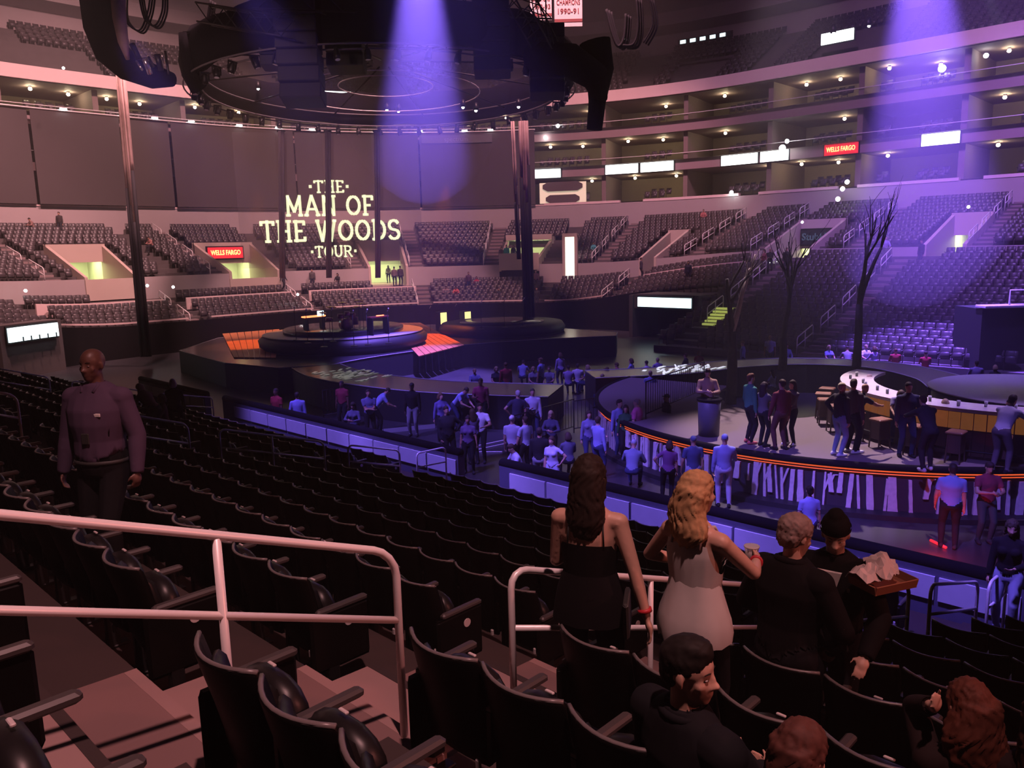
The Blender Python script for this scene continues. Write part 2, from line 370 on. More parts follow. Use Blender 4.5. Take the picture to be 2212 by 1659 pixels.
# suites: slabs, back walls, soffits
LV = [(10.45, 13.05), (14.0, 16.5), (17.45, 19.7)]
sb = MB(); sw = MB(); sd = MB()
SA = -14.0
for z0, z1 in LV:
    ss = arange(SA, 100, 1.5)
    strip(sb, ss, 27.2, 36, z0, z0); strip(sb, ss, 36, 27.2, z1, z1); strip(sw, ss, 34.6, 34.6, z0, z1)
struct('floor_suites', sb, 'partition', label='balcony floors and soffits of the suite levels')
struct('wall_suites_back', sw, 'suite_wall', label='cream back wall of the suites')
fs_ = MB()
band(fs_, arange(SA, 100, 1.5), 27.6, .25, 13.05, 14.0); band(fs_, arange(SA, 100, 1.5), 27.6, .25, 16.5, 17.45)
struct('trim_3', fs_, 'fascia', label='mauve balcony fascias of the two lower suite levels')
rb = MB(); band(rb, arange(SA, 100, 1.5), 26.9, .3, 19.75, 20.75)
struct('trim_4', rb, 'pink_band', label='pale pink ribbon band under the upper deck')
UO = MB()
for i in range(11):
    o = 28.0+.85*i; z = 20.3+.52*i
    strip(UO, arange(SA, 100, 2.5), o, o, z-.52, z); strip(UO, arange(SA, 100, 2.5), o, o+.85, z, z)
    if i: add_row(o+.35, 0, 88, lambda s, q=z: q, [(c-.8, c+.8) for c in (30, 22, 38, 46, 54, 12, 62, 70)]+([(25,28),(40,43),(56,59),(11,18),(64.5,76)] if i < 7 else []), 0, .6)
struct('floor_upper_deck', UO, 'concrete_dark', label='stepped terrace of the upper deck')
uw = MB(); strip(uw, arange(SA, 100, 2.5), 37.4, 37.4, 25.4, 27.6); strip(uw, arange(SA, 100, 2.5), 37.4, 35.2, 27.6, 28.0)
strip(uw, arange(SA, 100, 2.5), 35.2, 35.2, 28.0, 29.2); strip(uw, arange(SA, 100, 2.5), 35.2, 42, 29.2, 42)
struct('wall_upper_deck', uw, 'wall_paint', label='mauve wall and soffit above the upper deck seats')
ce = MB(); ce.add([W(-45,-40,42), W(100,-40,42), W(100,100,42), W(-45,100,42)], [(0,1,2,3)])
struct('ceiling', ce, 'ceiling_dark', label='dark roof high over the arena')
fl = MB(); fl.add([W(-45,-40,0), W(100,-40,0), W(100,100,0), W(-45,100,0)], [(3,2,1,0)])
struct('floor', fl, 'floor_black', label='black covered arena floor')

# upper deck vomitory boxes and suite partitions are walls of the house
pt = MB()
DIV = [-10,-2,5.5,13.0,20.6,26.5,32.0,37.5,43,48.5,54,59.5,66,72,77.5,83,89]
for s in DIV:
    t = .22/rstep(30, s)
    for z0, z1 in LV:
        p = [RP(27.9,s-t,z0),RP(34.6,s-t,z0),RP(34.6,s+t,z0),RP(27.9,s+t,z0)]; q = [v+Vector((0,0,z1-z0)) for v in p]
        pt.hexa(p+q)
struct('wall_suite_partitions', pt, 'partition', label='partition walls between the suites')
# inner soffit boxes with recessed lamps: one lamp thing each
lampm = MB(); lampm.ell((0,0,-.12), (.15,.15,.13), None, 8, 5)
lamp0 = None; DLN = {}
lamp_trim = MB(); lamp_trim.lathe([(.02,.0),(.12,.0),(.12,.1),(.02,.1)], seg=10)
for li, (z0, z1) in enumerate(LV):
    for i in range(len(DIV)-1):
        a, b = DIV[i], DIV[i+1]
        if a > 76 or b < -3: continue
        if li < 2 and a >= 36: continue
        for f, oo in ((.3, 30.4), (.74, 29.6)):
            if RNG.random() < (.35 if not (li == 2 and a >= 36) else .05): continue
            s = a+(b-a)*(f+RNG.uniform(-.08, .08))
            p = RP(oo+RNG.uniform(-.6, .8), s, z1-.10)
            if lamp0 is None:
                lamp0 = empty('downlight', p); lampm.build('lens', 'lamp_warm', lamp0); lamp_trim.build('trim_ring', 'metal_rail', lamp0)
                tag(lamp0, 'round warm downlight in the ceiling of a suite', 'lamp', 'downlights in the suite ceilings')
            else:
                c = copy_tree(lamp0); c.location = p
            DLN[li] = DLN.get(li, 0)+1; (lamp0 if sum(DLN.values()) == 1 else c)['label'] = 'round warm downlight in the %s suite level, %s from the right' % (('lowest','middle','top')[li], nth(DLN[li]))
# second row seats on the balconies (chairs of the suites)
for li, (z0, z1) in enumerate(LV):
    for oo, dz in ((28.15, .0), (29.3, .3)):
        add_row(oo, -4 if li < 2 else -4, 36 if li < 2 else 78, lambda s, q=z0+dz: q, [(c-1.0, c+1.0) for c in DIV]+[(c, c+2.0) for c in (2,9,17,24,29.5)], 0, .75)
# glass balcony fronts would only glint: thin steel top rails
hr = MB()
for z0, z1 in LV[1:]:
    hr.tube([RP(27.75, s, z0+.62) for s in arange(SA, 96, 1.2)], .035, 6)
struct('trim_5', hr, 'metal_rail', True, label='thin steel balcony rails of the suite levels')

# dark projection drapes over the closed suites of the stage end
tt = empty('masking_screen', RP(26.6, 60, 10.5)); tag(tt, 'huge dark grey curtain screen covering the closed suites behind the stage', 'screen')
edges = [90, 77.6, 71, 64.8, 60.8, 53.0, 44.6, 36.5]
for i in range(len(edges)-1):
    a, b = edges[i+1]+.06, edges[i]-.06; m = MB()
    band(m, arange(a, b, .8), 26.45+(.12 if i % 2 else 0), .05, 10.5, 17.55)
    child(m.build('curtain_panel', 'screen_cloth'), tt)
m = MB(); m.tube([RP(26.4, s, 17.6) for s in arange(36.5, 90, 1)], .06, 6); child(m.build('top_batten', 'metal_rail', None, True), tt)
# small bright batten lamps glinting along the screen top
BLN = 0; bl = MB(); bl.box((0,0,0), (.5,.08,.08)); bl0 = None
for s in (73, 69, 64.5, 62, 59.5, 56.5, 54, 51.8, 47.5, 44.5, 41.4, 39.6):
    p = RP(26.25, s, 17.72); d = rdir(s); rz = math.atan2(d.y, d.x)+PI/2
    if bl0 is None:
        bl0 = bl.build('batten_lamp', 'lamp_white'); bl0.scale = (1,1,1); c = bl0
        tag(c, 'short white lamp glinting on the top edge of the dark screen', 'lamp', 'lamps along the dark screen top')
    else: c = bl0.copy(); COL.objects.link(c)
    c.location = p; c.rotation_euler = (0,0,rz); BLN += 1; c['label'] = 'short white lamp on the top edge of the dark screen, %s from the left' % nth(BLN)

# ================================================================== the near stand
ns = MB()
A0, A1 = -14.0, 34.5
def nk(k): return 1.47+k
AX = 3.02                                # the block beside the camera ends here
ZC = {-4:5.26,-3:4.92,-2:4.56,-1:4.18,0:3.80,1:3.48,2:3.16,3:2.85,4:2.52,5:2.19,6:1.86,7:1.55,8:1.24,9:.94,10:.66,11:.40}
def nkc(k): return 1.17+k
def tread(n0, n1, a0, a1, z, d=.6): ns.hexa([W(n0,a0,z-d),W(n1,a0,z-d),W(n1,a1,z-d),W(n0,a1,z-d),W(n0,a0,z),W(n1,a0,z),W(n1,a1,z),W(n0,a1,z)])
for k in range(-6, 11): tread(nk(k), nk(k+1) if k < 10 else 12.95, AX, A1, zk(k))
for k in range(-4, 12): tread(nkc(k), nkc(k+1) if k < 11 else 12.95, A0, AX, ZC[k])
stand = struct('floor_near_stand', ns, 'stair_shaded', label='concrete terrace steps of the near stand')
def aisA(n): return 3.40-.075*n        # centre line of the aisle beside the camera
def aisB(n): return 15.0-.03*n
def aisC(n): return 26.5
step_n = 0
for ai, fn in enumerate((aisA, aisB, aisC)):
    for k in range(-2, 10):
        z = zk(k); dz = (zk(k-1)-zk(k))/2; n0, n1 = nk(k)-.02, nk(k)+.5; hw = .68 if ai == 0 else .86
        m = MB(); c0, c1 = fn(n0)+(.40 if ai == 0 else 0), fn(n1)+(.40 if ai == 0 else 0)
        m.hexa([W(n0,c0-hw,z-.02),W(n1,c1-hw,z-.02),W(n1,c1+hw,z-.02),W(n0,c0+hw,z-.02),W(n0,c0-hw,z+dz),W(n1,c1-hw,z+dz),W(n1,c1+hw,z+dz),W(n0,c0+hw,z+dz)])
        st = m.build('step', 'concrete', stand)
        m = MB(); m.hexa([W(n1-.05,c1-hw,z+dz-.03),W(n1+.006,c1-hw,z+dz-.03),W(n1+.006,c1+hw,z+dz-.03),W(n1-.05,c1+hw,z+dz-.03),W(n1-.05,c1-hw,z+dz+.004),W(n1+.006,c1-hw,z+dz+.004),W(n1+.006,c1+hw,z+dz+.004),W(n1-.05,c1+hw,z+dz+.004)])
        m.build('step_nosing', 'white_line' if False else 'stair_shaded', st)
        m = MB(); q1 = nk(k+1)-.005; cq = fn(q1)+(.40 if ai == 0 else 0)
        m.hexa([W(n1,c1-hw,z-.02),W(q1,cq-hw,z-.02),W(q1,cq+hw,z-.02),W(n1,c1+hw,z-.02),W(n1,c1-hw,z+.003),W(q1,cq-hw,z+.003),W(q1,cq+hw,z+.003),W(n1,c1+hw,z+.003)]); m.build('tread', 'concrete_b', stand)
        # tread edge of the main step
        m = MB(); e = nk(k+1); cc = fn(e)+(.40 if ai == 0 else 0)
        m.hexa([W(e-.06,cc-hw,z-.03),W(e+.006,cc-hw,z-.03),W(e+.006,cc+hw,z-.03),W(e-.06,cc+hw,z-.03),W(e-.06,cc-hw,z+.004),W(e+.006,cc-hw,z+.004),W(e+.006,cc+hw,z+.004),W(e-.06,cc+hw,z+.004)])
        m.build('step_nosing', 'concrete', stand)

# ---- the tip-up chair -------------------------------------------------
mat('rim_highlight', (.13,.11,.11), .35); mat('seat_shell', (.0035,.003,.003), .5, var=.15, scale=20, spec=.07)
mat('seat_vinyl', (.009,.008,.0085), .38, var=.25, scale=9, bump=.03, spec=.3)
mat('arm_grey', (.05,.042,.042), .42, var=.1)
mat('plate_grey', (.5,.44,.44), .5)
mat('ink', (.03,.03,.03), .6)
SWD = .49
def shell_ring(z, y, th, curve, w, k=9):
    out = []
    for side in (0, 1):
        for i in range(k):
            t = -1+2*i/(k-1); t = t if side == 0 else -t
            bend = curve*(t*t)                 # ends come forward
            out.append(Vector((t*w/2, y+bend+(th if side else 0), z)))
    return out
def chair_meshes():
    d = {}
    m = MB(); R_ = []
    for z, y, th, cv, w in ((.27,.10,.025,.02,.40),(.33,.07,.03,.03,.45),(.46,.035,.035,.055,SWD-.03),(.62,-.005,.035,.075,SWD-.01),(.78,-.05,.034,.085,SWD),(.855,-.068,.028,.088,SWD),(.875,-.072,.016,.088,SWD-.02)):
        R_.append(shell_ring(z, y, th, cv, w))
    m.loft(R_); d['backrest'] = m
    m = MB(); m.tube([Vector((t*SWD*.49, -.058+.088*t*t, .872)) for t in [-1+2*i/10 for i in range(11)]], .011, 6); d['back_rim_glint'] = m  # paler tube painting the highlight along the top edge of the back
    m = MB(); R_ = []
    for z, y, th, cv, w in ((.46,.075,.02,.05,.36),(.49,.07,.05,.05,.40),(.62,.035,.055,.065,.42),(.75,-.003,.05,.075,.41),(.80,-.02,.02,.08,.36)):
        R_.append(shell_ring(z, y, th, cv, w))
    m.loft(R_); d['back_cushion'] = m
    m = MB()                                    # folded seat: rounded cushion standing up in front of the back
    pr = [(0,.04),(.03,.0),(.10,-.0),(.13,.02)]
    R_ = []
    for y, z0, z1, w in ((.14,.38,.66,.33),(.155,.35,.70,.40),(.19,.335,.725,.43),(.235,.34,.725,.43),(.265,.36,.70,.40),(.275,.39,.66,.33)):
        k = 14; ring_ = []
        cz, hz = (z0+z1)/2, (z1-z0)/2
        for i in range(k):
            a = 2*PI*i/k; ca, sa = math.cos(a), math.sin(a); p = 2.6
            x = w/2*math.copysign(abs(ca)**(2/p), ca); zz = hz*math.copysign(abs(sa)**(2/p), sa)
            ring_.append(Vector((x, y+.10*(.55-(cz+zz))*.5, cz+zz)))
        R_.append(ring_)
    m.loft(R_); d['seat'] = m
    m = MB(); m.bbox((0,.27,.615), (.055,.40,.04), .012); d['armrest'] = m
    m = MB(); m.box((0,.19,.47), (.028,.24,.26)); m.bbox((0,.17,.20), (.05,.09,.40), .01); m.bbox((0,.17,.012), (.09,.20,.02), .006); d['leg'] = m
    m = MB(); m.bbox((0,.24,.40), (.04,.46,.40), .018); d['end_panel'] = m
    m = MB(); m.lathe([(.001,0),(.034,0),(.034,.006),(.001,.006)], seg=14, m=RY(PI/2)); d['number_plate'] = m
    m = MB(); m.bbox((0,0,0), (.05,.016,.011), .003); d['seat_number'] = m
    m = MB(); m.bbox((0,0,0), (.03,.02,.055), .006); d['hinge_highlight'] = m  # pale chip standing in for the highlight on the seat hinge
    return d
CH = chair_meshes(); CHM = {}
def chmesh(k, mt):
    if k not in CHM:
        o = CH[k].build(k, mt, None, k in ('backrest','back_cushion','seat','back_rim_glint')); CHM[k] = o.data; bpy.data.objects.remove(o)
    return CHM[k]
for k, mt in (('backrest','seat_shell'),('back_cushion','seat_vinyl'),('back_rim_glint','rim_highlight'),('seat','seat_vinyl'),('armrest','arm_grey'),('leg','dark_metal'),('end_panel','seat_shell'),('number_plate','plate_grey'),('seat_number','plate_grey'),('hinge_highlight','plate_grey')): chmesh(k, mt)
def part(k, parent, loc=(0,0,0), rz=0.0):
    o = bpy.data.objects.new(k, CHM[k]); COL.objects.link(o); o.parent = parent; o.location = loc; o.rotation_euler = (0,0,rz); return o
ROT_N = YAW_N-PI/2                       # local +y looks down the slope
PIT = .51
near = []                                # (distance, k, a, side, index, end?)
def sec_ends(k):
    n = nk(k)+.25
    return [(aisA(n)-.86+.12, -1), (aisA(n)+.98, +1)]
for k in range(-4, 12):                  # block beside the camera, runs to smaller a
    i = 0; a = 3.10-.125*k-PIT/2
    while a > -12: near.append((k, nkc(k)+.10, a, 'camera', i)); a -= PIT; i += 1
for k in range(-4, 11):
    n = nk(k)+.10
    e1 = 4.50-.095*(nk(k)-1.47); i = 0; a = e1+PIT/2; lim = aisB(n)-.95
    while a < lim-PIT/2: near.append((k, n, a, 'middle', i)); a += PIT; i += 1
    i = 0; a = aisB(n)+.95+PIT/2
    while a < aisC(n)-1.0: near.append((k, n, a, 'third', i)); a += PIT; i += 1
    i = 0; a = aisC(n)+.95+PIT/2
    while a < 34: near.append((k, n, a, 'fourth', i)); a += PIT; i += 1
def visible(p):
    q = Vector(p)-Vector((0,0,EYE)); d = q.dot(_f)
    if d < .3: return False
    x, y = q.dot(_r)/d*FPX, -q.dot(_u)/d*FPX
    return abs(x) < 1106+FPX*.6/d and abs(y) < 830+FPX*.75/d
def zrow(k, sec): return ZC[k] if sec == 'camera' else zk(k)
NEAR_VIS = []
for c in near:
    p = W(c[1], c[2], zrow(c[0], c[3])+.5)
    if visible(p) and c[0] >= -2: NEAR_VIS.append(((p-Vector((0,0,EYE))).length, c))
NEAR_VIS.sort(key=lambda t: t[0])
single = set(c[1] for c in NEAR_VIS[:298])
rowname = {-2:'row level with the camera',-1:'row in front of the camera',0:'second row below the camera'}
ORD = ['end','second','third','fourth','fifth','sixth','seventh','eighth','ninth','tenth','eleventh','twelfth','thirteenth','fourteenth','fifteenth','sixteenth','seventeenth','eighteenth','nineteenth','twentieth']
OPEN = {}
for c in near:
    k, n, a, sec, i = c
    if c in single:
        t = empty('arena_chair', W(n, a, zrow(k, sec)), ROT_N)
        for q in ('backrest','back_cushion'): part(q, t)
        part('back_rim_glint', t); st = part('seat', t)
        if (k, sec, i) in OPEN: st.location = (0,.47,.13); st.rotation_euler = (-PI/2+.12,0,0)
        sg = 1 if sec == 'camera' else -1          # side nearer the aisle in local x: +x looks to smaller a
        part('armrest', t, (-PIT/2*sg*-1 if False else (-PIT/2 if sec == 'camera' else PIT/2), 0, 0)); part('leg', t, ((-PIT/2 if sec == 'camera' else PIT/2), 0, 0))
        if i == 0:
            xs = -PIT/2 if sec == 'camera' else PIT/2
            part('end_panel', t, (xs*1.03, 0, 0)); part('number_plate', t, (xs*1.03+(.02 if xs > 0 else -.026), .30, .50))
        part('hinge_highlight', t, (PIT*.42, .035, .335)); part('seat_number', t, (0, .215, .742))
        rn = 'row %d' % (k+4)
        tag(t, 'black tip-up arena chair, %s from the aisle, %s counting down from the camera, %s block' % (ORD[i] if i < 20 else 'far one', ORD[k+2] if k+2 else 'first', sec), 'chair', 'black tip-up chairs of the near stand')
    else:
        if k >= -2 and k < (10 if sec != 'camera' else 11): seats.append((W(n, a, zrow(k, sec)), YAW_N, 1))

# ---- hand rails in the aisles -----------------------------------------
def rail(fn, n0, n1, posts, label, group, h=1.03, r=.0215):
    # z of the nosing line + h
    def zt(n): return float(np.interp(n, [nk(k)+.5 for k in KS], ZK))+h
    base = W(n0, fn(n0), zt(n0)-h); t = empty('hand_rail', base)
    def P(n, dz=0.0): return W(n, fn(n), zt(n)+dz)
    def bent(first, last):
        pts = []; R_ = .13
        lo = lambda n: float(np.interp(n, [nk(k)+.5 for k in KS], ZK))-.14
        if first:
            pts += [W(n0, fn(n0), lo(n0)), W(n0, fn(n0), zt(n0)-R_)]
            pts += [P(n0+R_*(1-math.cos(q)), 0)-Vector((0,0,R_*(1-math.sin(q)))) for q in (.4,.8,1.2)]
        pts += [P(n0+R_), P(n1-R_)]
        if last:
            pts += [P(n1-R_*(1-math.cos(q)), 0)-Vector((0,0,R_*(1-math.sin(q)))) for q in (1.2,.8,.4)]
            pts += [W(n1, fn(n1), zt(n1)-R_), W(n1, fn(n1), lo(n1))]
        return pts
    m = MB(); m.tube(bent(True, True), r, 12); child(m.build('top_rail', 'metal_rail', None, True), t)
    m = MB(); m.tube([P(n0, -.38), P(n1, -.38)], r*.9, 12); child(m.build('middle_rail', 'metal_rail', None, True), t)
    for q in posts:
        m = MB(); m.tube([P(q, -1.34), P(q, -.01)], r*.95, 12); child(m.build('post', 'metal_rail', None, True), t)
    tag(t, label, 'railing', group); return t
rg = 'pipe hand rails in the near stand aisles'
rail(aisA, -1.3, 2.42, [1.5, .3], 'pale pipe hand rail nearest the camera, running out of the left edge', rg, 1.22)
rail(aisA, 3.22, 6.1, [4.55], 'pale pipe hand rail behind the woman in the black top', rg, 1.18)
rail(aisA, 6.9, 9.2, [8.0], 'pale pipe hand rail below the tray of food', rg, 1.18)
rail(aisA, 9.85, 11.5, [], 'short pale hand rail at the right, beyond the food tray', rg, 1.18)
rail(aisA, 11.95, 12.7, [], 'last short hand rail at the right edge by the front wall', rg, 1.15)
rail(aisB, 2.0, 3.65, [], 'grey hand rail at the left edge beside the usher', rg)
rail(aisB, 4.4, 6.4, [], 'grey hand rail behind the usher, second aisle', rg)
rail(aisB, 7.0, 9.3, [8.1], 'grey two-bay hand rail in the middle of the second aisle', rg)
rail(aisB, 9.9, 11.3, [], 'short grey hand rail low in the second aisle', rg)
rail(aisB, 11.8, 12.7, [], 'dim hand rail by the front wall in the second aisle', rg)
rail(aisC, 4.6, 7.4, [6.0], 'far grey hand rail in the third aisle at the left edge', rg)
rail(aisC, 8.0, 10.0, [9.0], 'far grey hand rail by the white-haired spectator', rg)
rail(aisC, 10.6, 12.4, [], 'lowest far grey hand rail in the third aisle', rg)

# ---- front wall towards the floor -------------------------------------
mat('wall_blue', (.10,.10,.14), .5); mat('panel_white', (.62,.62,.66), .5, var=.08)
fw = MB()
for a0, a1 in ((-14, 13.05), (14.5, 27.0), (28.4, 34.5)):
    fw.hexa([W(13.0,a0,0),W(13.22,a0,0),W(13.22,a1,0),W(13.0,a1,0),W(13.0,a0,1.12),W(13.22,a0,1.12),W(13.22,a1,1.12),W(13.0,a1,1.12)])
wall = struct('wall_front', fw, 'wall_blue', label='low dark front wall between the near stand and the floor')
for a0, a1 in ((-14, 13.05), (14.5, 27.0), (28.4, 34.5)):
    m = MB(); m.tube([W(13.1,a0,1.17), W(13.1,a1,1.17)], .115, 10); m.build('cap_rail', 'black_drape', wall, True)
    a = a0+.06
    while a+1.14 < a1:
        m = MB(); m.hexa([W(12.96,a,.62),W(13.0,a,.62),W(13.0,a+1.1,.62),W(12.96,a+1.1,.62),W(12.96,a,1.0),W(13.0,a,1.0),W(13.0,a+1.1,1.0),W(12.96,a+1.1,1.0)])
        m.build('panel', 'panel_white', wall); a += 1.16

# ================================================================== vomitories of the second tier
mat('vom_wall', (.52,.42,.36), .75, var=.08, scale=.8); mat('vom_light', (.9,1,.6), .5, emit=(.82,1,.45), estr=14); mat('vom_light2', (1,1,.9), .5, emit=(1,1,.85), estr=10)
mat('sign_dark', (.012,.02,.018), .5); mat('sign_text', (.10,.22,.17), .5, emit=(.2,.5,.4), estr=.05)
VL = ['leftmost','second from the left, under a red sign,','third','middle, with the doorway beside the pole,','narrow fourth','right-hand','rightmost']
VD = ['wide concrete stair entrance at the far left of the second tier','concrete stair entrance under a red sign in the second tier','concrete stair entrance below the lettering','open landing in the second tier where a person in green stands','narrow brightly lit doorway in the second tier','lit concrete stair entrance under a dark sign','sloping concrete stair entrance at the right edge']
for i, (g0, g1) in enumerate(VOMS):
    zf = VZ[i]; ob = 21.3; sm = (g0+g1)/2
    t = empty('vomitory', RP(16, sm, zf)); tag(t, VD[i], 'stairwell', 'stair entrances of the second tier')
    hd = 3 if i != 3 else 2
    for s, sg in ((g0, 1), (g1, -1)):
        w = .22/rstep(18, s)*sg
        pr = [(15.7, zf-.6), (ob+.4, zf-.6), (ob+.4, z2(ob, s)+.75), (15.7, z2(16, s)+.25)]
        if i == 3: pr = [(15.7, zf-.6), (ob+.4, zf-.6), (ob+.4, z2(ob, s)+.4), (15.7, zf+.5)]
        v = [RP(o, s, z) for o, z in pr]+[RP(o, s+w, z) for o, z in pr]
        m = MB(); m.add(v, [(0,1,2,3),(7,6,5,4),(0,4,5,1),(1,5,6,2),(2,6,7,3),(3,7,4,0)]); child(m.build('side_wall', 'vom_wall'), t)
    m = MB(); band(m, arange(g0, g1, .8), ob, .25, zf+2.1, max(z2(ob, sm)+.75, zf+2.6)); child(m.build('lintel', 'vom_wall'), t)
    m = MB(); strip(m, arange(g0, g1, .8), 15.7, 25.5, zf, zf); child(m.build('landing', 'concrete'), t)
    m = MB(); strip(m, arange(g0, g1, .8), 25.4, 25.4, zf, zf+2.4); strip(m, arange(g0, g1, .8), 25.4, ob+.1, zf+2.4, zf+2.4)
    for s in (g0, g1): m.add([RP(ob,s,zf),RP(25.4,s,zf),RP(25.4,s,zf+2.4),RP(ob,s,zf+2.4)], [(0,1,2,3)])
    child(m.build('corridor', 'cream'), t)
    m = MB(); band(m, arange(g0+.4, g1-.4, .8), 22.3, 1.6, zf+2.30, zf+2.36); child(m.build('ceiling_lamp', 'vom_light' if i not in (4,) else 'vom_light2'), t)
    m = MB(); band(m, arange(g0, g1, .8), 15.65, .1, zf-.5, zf+.95 if i in (0,1,3) else zf+.08); child(m.build('front_parapet', 'vom_wall'), t)
# doorway beside the pole
def lit_door(s0, s1, z0, h, name_lab):
    t = empty('lit_doorway', RP(15.7, (s0+s1)/2, z0)); tag(t, name_lab, 'doorway')
    m = MB(); band(m, arange(s0, s1, .5), 15.62, .1, z0, z0+h); child(m.build('bright_opening', mat('door_glow', (1,1,.9), .6, emit=(1,.98,.75), estr=1.6)), t)
    for s in (s0, s1): m = MB(); band(m, [s-.12, s+.12], 15.5, .3, z0, z0+h+.2); child(m.build('jamb', 'vom_wall'), t)
    m = MB(); band(m, arange(s0-.12, s1+.12, .5), 15.5, .3, z0+h, z0+h+.3); child(m.build('lintel', 'vom_wall'), t)
lit_door(31.3, 32.4, 3.2, 3.9, 'bright tall doorway just right of the dark hanging column')

# aisle stairs with rails in the far stands
mat('stair_far', (.26,.19,.19), .8)
def far_aisle(s, rows, zf, o_step, label, lit=False, rails=True):
    t = empty('stair_flight', RP(rows[0], s, zf(rows[0], s))); tag(t, label, 'stairs', 'stair flights in the far stands')
    hw = AW/2
    for o in rows:
        h = hw/rstep(o, s); z = zf(o, s); dz = (zf(o+o_step, s)-z)/2
        m = MB(); v = [RP(o+o_step*.5, s-h, z+.0), RP(o+o_step, s-h, z), RP(o+o_step, s+h, z), RP(o+o_step*.5, s+h, z)]
        m.hexa(v+[q+Vector((0,0,dz)) for q in v]); child(m.build('step', 'stair_lit' if lit else 'stair_far'), t)
    if rails:
        hh = (hw+.05)/rstep(rows[0], s)
        for q in range(0, len(rows)-1, 3):
            o0, o1 = rows[q], rows[min(q+2, len(rows)-1)]; m = MB(); R_ = .03
            a, b = RP(o0+.1, s+hh, zf(o0, s)), RP(o1+.1, s+hh, zf(o1, s)); up = Vector((0,0,1))
            m.tube([a, a+up*.85, a+up*.95+(b-a)*.05, b+up*.95-(b-a)*.05, b+up*.85, b], R_, 6); m.tube([a+up*.5, b+up*.5], R_, 6); m.tube([(a+b)/2, (a+b)/2+up*.95], R_, 6)
            child(m.build('rail', 'metal_rail', None, True), t)
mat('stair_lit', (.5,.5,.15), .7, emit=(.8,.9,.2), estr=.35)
lr = [.8+.96*i for i in range(9)]+rows_low[:-1]
far_aisle(4.8, lr, lambda o, s: zlow(o, s) if o > 9.4 else znear(o), .94, 'long stair flight with railings climbing to the right edge entrance')
far_aisle(12.3, lr[4:], lambda o, s: zlow(o, s) if o > 9.4 else znear(o), .94, 'stair flight with steps below the dark sign entrance')
for s, lb in ((67.4,'short stair flight at the left of the far lower tier'),(57.0,'short stair flight in the far lower tier near the stage left'),(45.4,'stair flight with a pale railing right of the lettering'),(24.8,'stair flight dropping from the narrow bright doorway')): far_aisle(s, rows_low[:-1], zlow, .92, lb)
for s, lb in ((74.2,'stair flight beside the far left entrance'),(62.6,'stair flight left of the red sign entrance'),(50.7,'stair flight left of the third entrance'),(45.6,'stair flight right of the third entrance'),(39.1,'stair flight left of the open landing'),(29.4,'stair flight climbing right of the dark column'),(21.0,'stair flight between the right-hand upper blocks'),(15.4,'stair flight left of the dark sign entrance'),(8.6,'stair flight right of the dark sign entrance'),(1.0,'stair flight above the right edge entrance')): far_aisle(s, R2[:12], z2, .9, lb)
# lit step edges of the yellow stair
t = empty('lit_stair', RP(3.8, 12.3, znear(3.8))); tag(t, 'yellow lit wooden steps at the foot of the right-hand stands', 'stairs')
for q in range(6):
    o = 4.4+.32*q; z = znear(4.4)+.17*q-.1; h = .9
    m = MB(); v = [RP(o, 11.5, z), RP(o+.3, 11.5, z), RP(o+.3, 13.1, z), RP(o, 13.1, z)]; m.hexa(v+[p+Vector((0,0,.12)) for p in v]); child(m.build('step', 'stair_lit'), t)

# ================================================================== signs and lamps of the house
def sign_box(name, o, s0, s1, z0, z1, m, label, cat='sign', th=.12, frame=True):
    t = empty(name, RP(o, (s0+s1)/2, z0)); tag(t, label, cat)
    b = MB(); band(b, arange(s0, s1, .8), o, th, z0, z1); child(b.build('lit_face', m), t)
    if frame:
        b = MB(); band(b, arange(s0-.1, s1+.1, .8), o+th, .1, z0-.1, z1+.1); child(b.build('housing', 'dark_metal'), t)
    return t
SGL = [('led_white',34.9,37.0,13.05,13.9,'glaring white fascia sign beside the end of the dark screen'),('led_white',29.6,31.8,13.1,13.95,'left half of the glaring white double fascia sign'),('led_white',27.2,29.4,13.1,13.95,'right half of the glaring white double fascia sign'),
 ('led_white',21.5,24.0,13.1,13.95,'white fascia sign with a dark stair below it'),('led_white',18.7,21.2,13.1,13.95,'slightly higher white fascia sign beside the red sign'),('led_white',5.6,8.2,13.1,13.95,'white fascia sign inside the purple beam')]
for m, a, b, z0, z1, lb in SGL: sign_box('fascia_sign', 27.42, a, b, z0, z1, m, lb)
def red_sign(o, s0, s1, z0, z1, label):
    t = sign_box('red_sign', o, s0, s1, z0, z1, 'led_red', label); sm = (s0+s1)/2; d = rdir(sm); ux = Vector((0,0,1)).cross(-d)*-1
    p = RP(o-.03, sm, (z0+z1)/2); ux = Vector((0,0,1)).cross(d)*-1
    L = (RP(o, s1, 0)-RP(o, s0, 0)).length
    tx = text_mesh('lettering', 'WELLS FARGO', (z1-z0)*.62, MATS['led_gold'], p, ux if ux.dot(_r) > 0 else -ux, (0,0,1), None, .02, .01); w = tx.dimensions.x
    me = tx.data; xs = [v.co.x for v in me.vertices]; wid = max(xs)-min(xs); k = L*.86/wid
    for v in me.vertices: v.co.x *= k
    child(tx, t)
red_sign(27.42, 12.9, 15.6, 13.1, 13.95, 'red lettered fascia sign left of the purple beam')
red_sign(21.0, 58.4, 60.9, z2(21.3, 59)-.55, z2(21.3, 59)+.35, 'red lettered sign over the second stair entrance')
t = sign_box('dark_sign', 20.95, 11.6, 14.4, 6.0, 7.1, 'sign_dark', 'dark lettered sign over the right-hand stair entrance')
d = rdir(13); ux = Vector((0,0,1)).cross(d); ux = ux if ux.dot(_r) > 0 else -ux
child(text_mesh('lettering', 'StubHub', .75, MATS['sign_text'], RP(20.9, 13, 6.55), ux, (0,0,1), None, .02, .012), t)
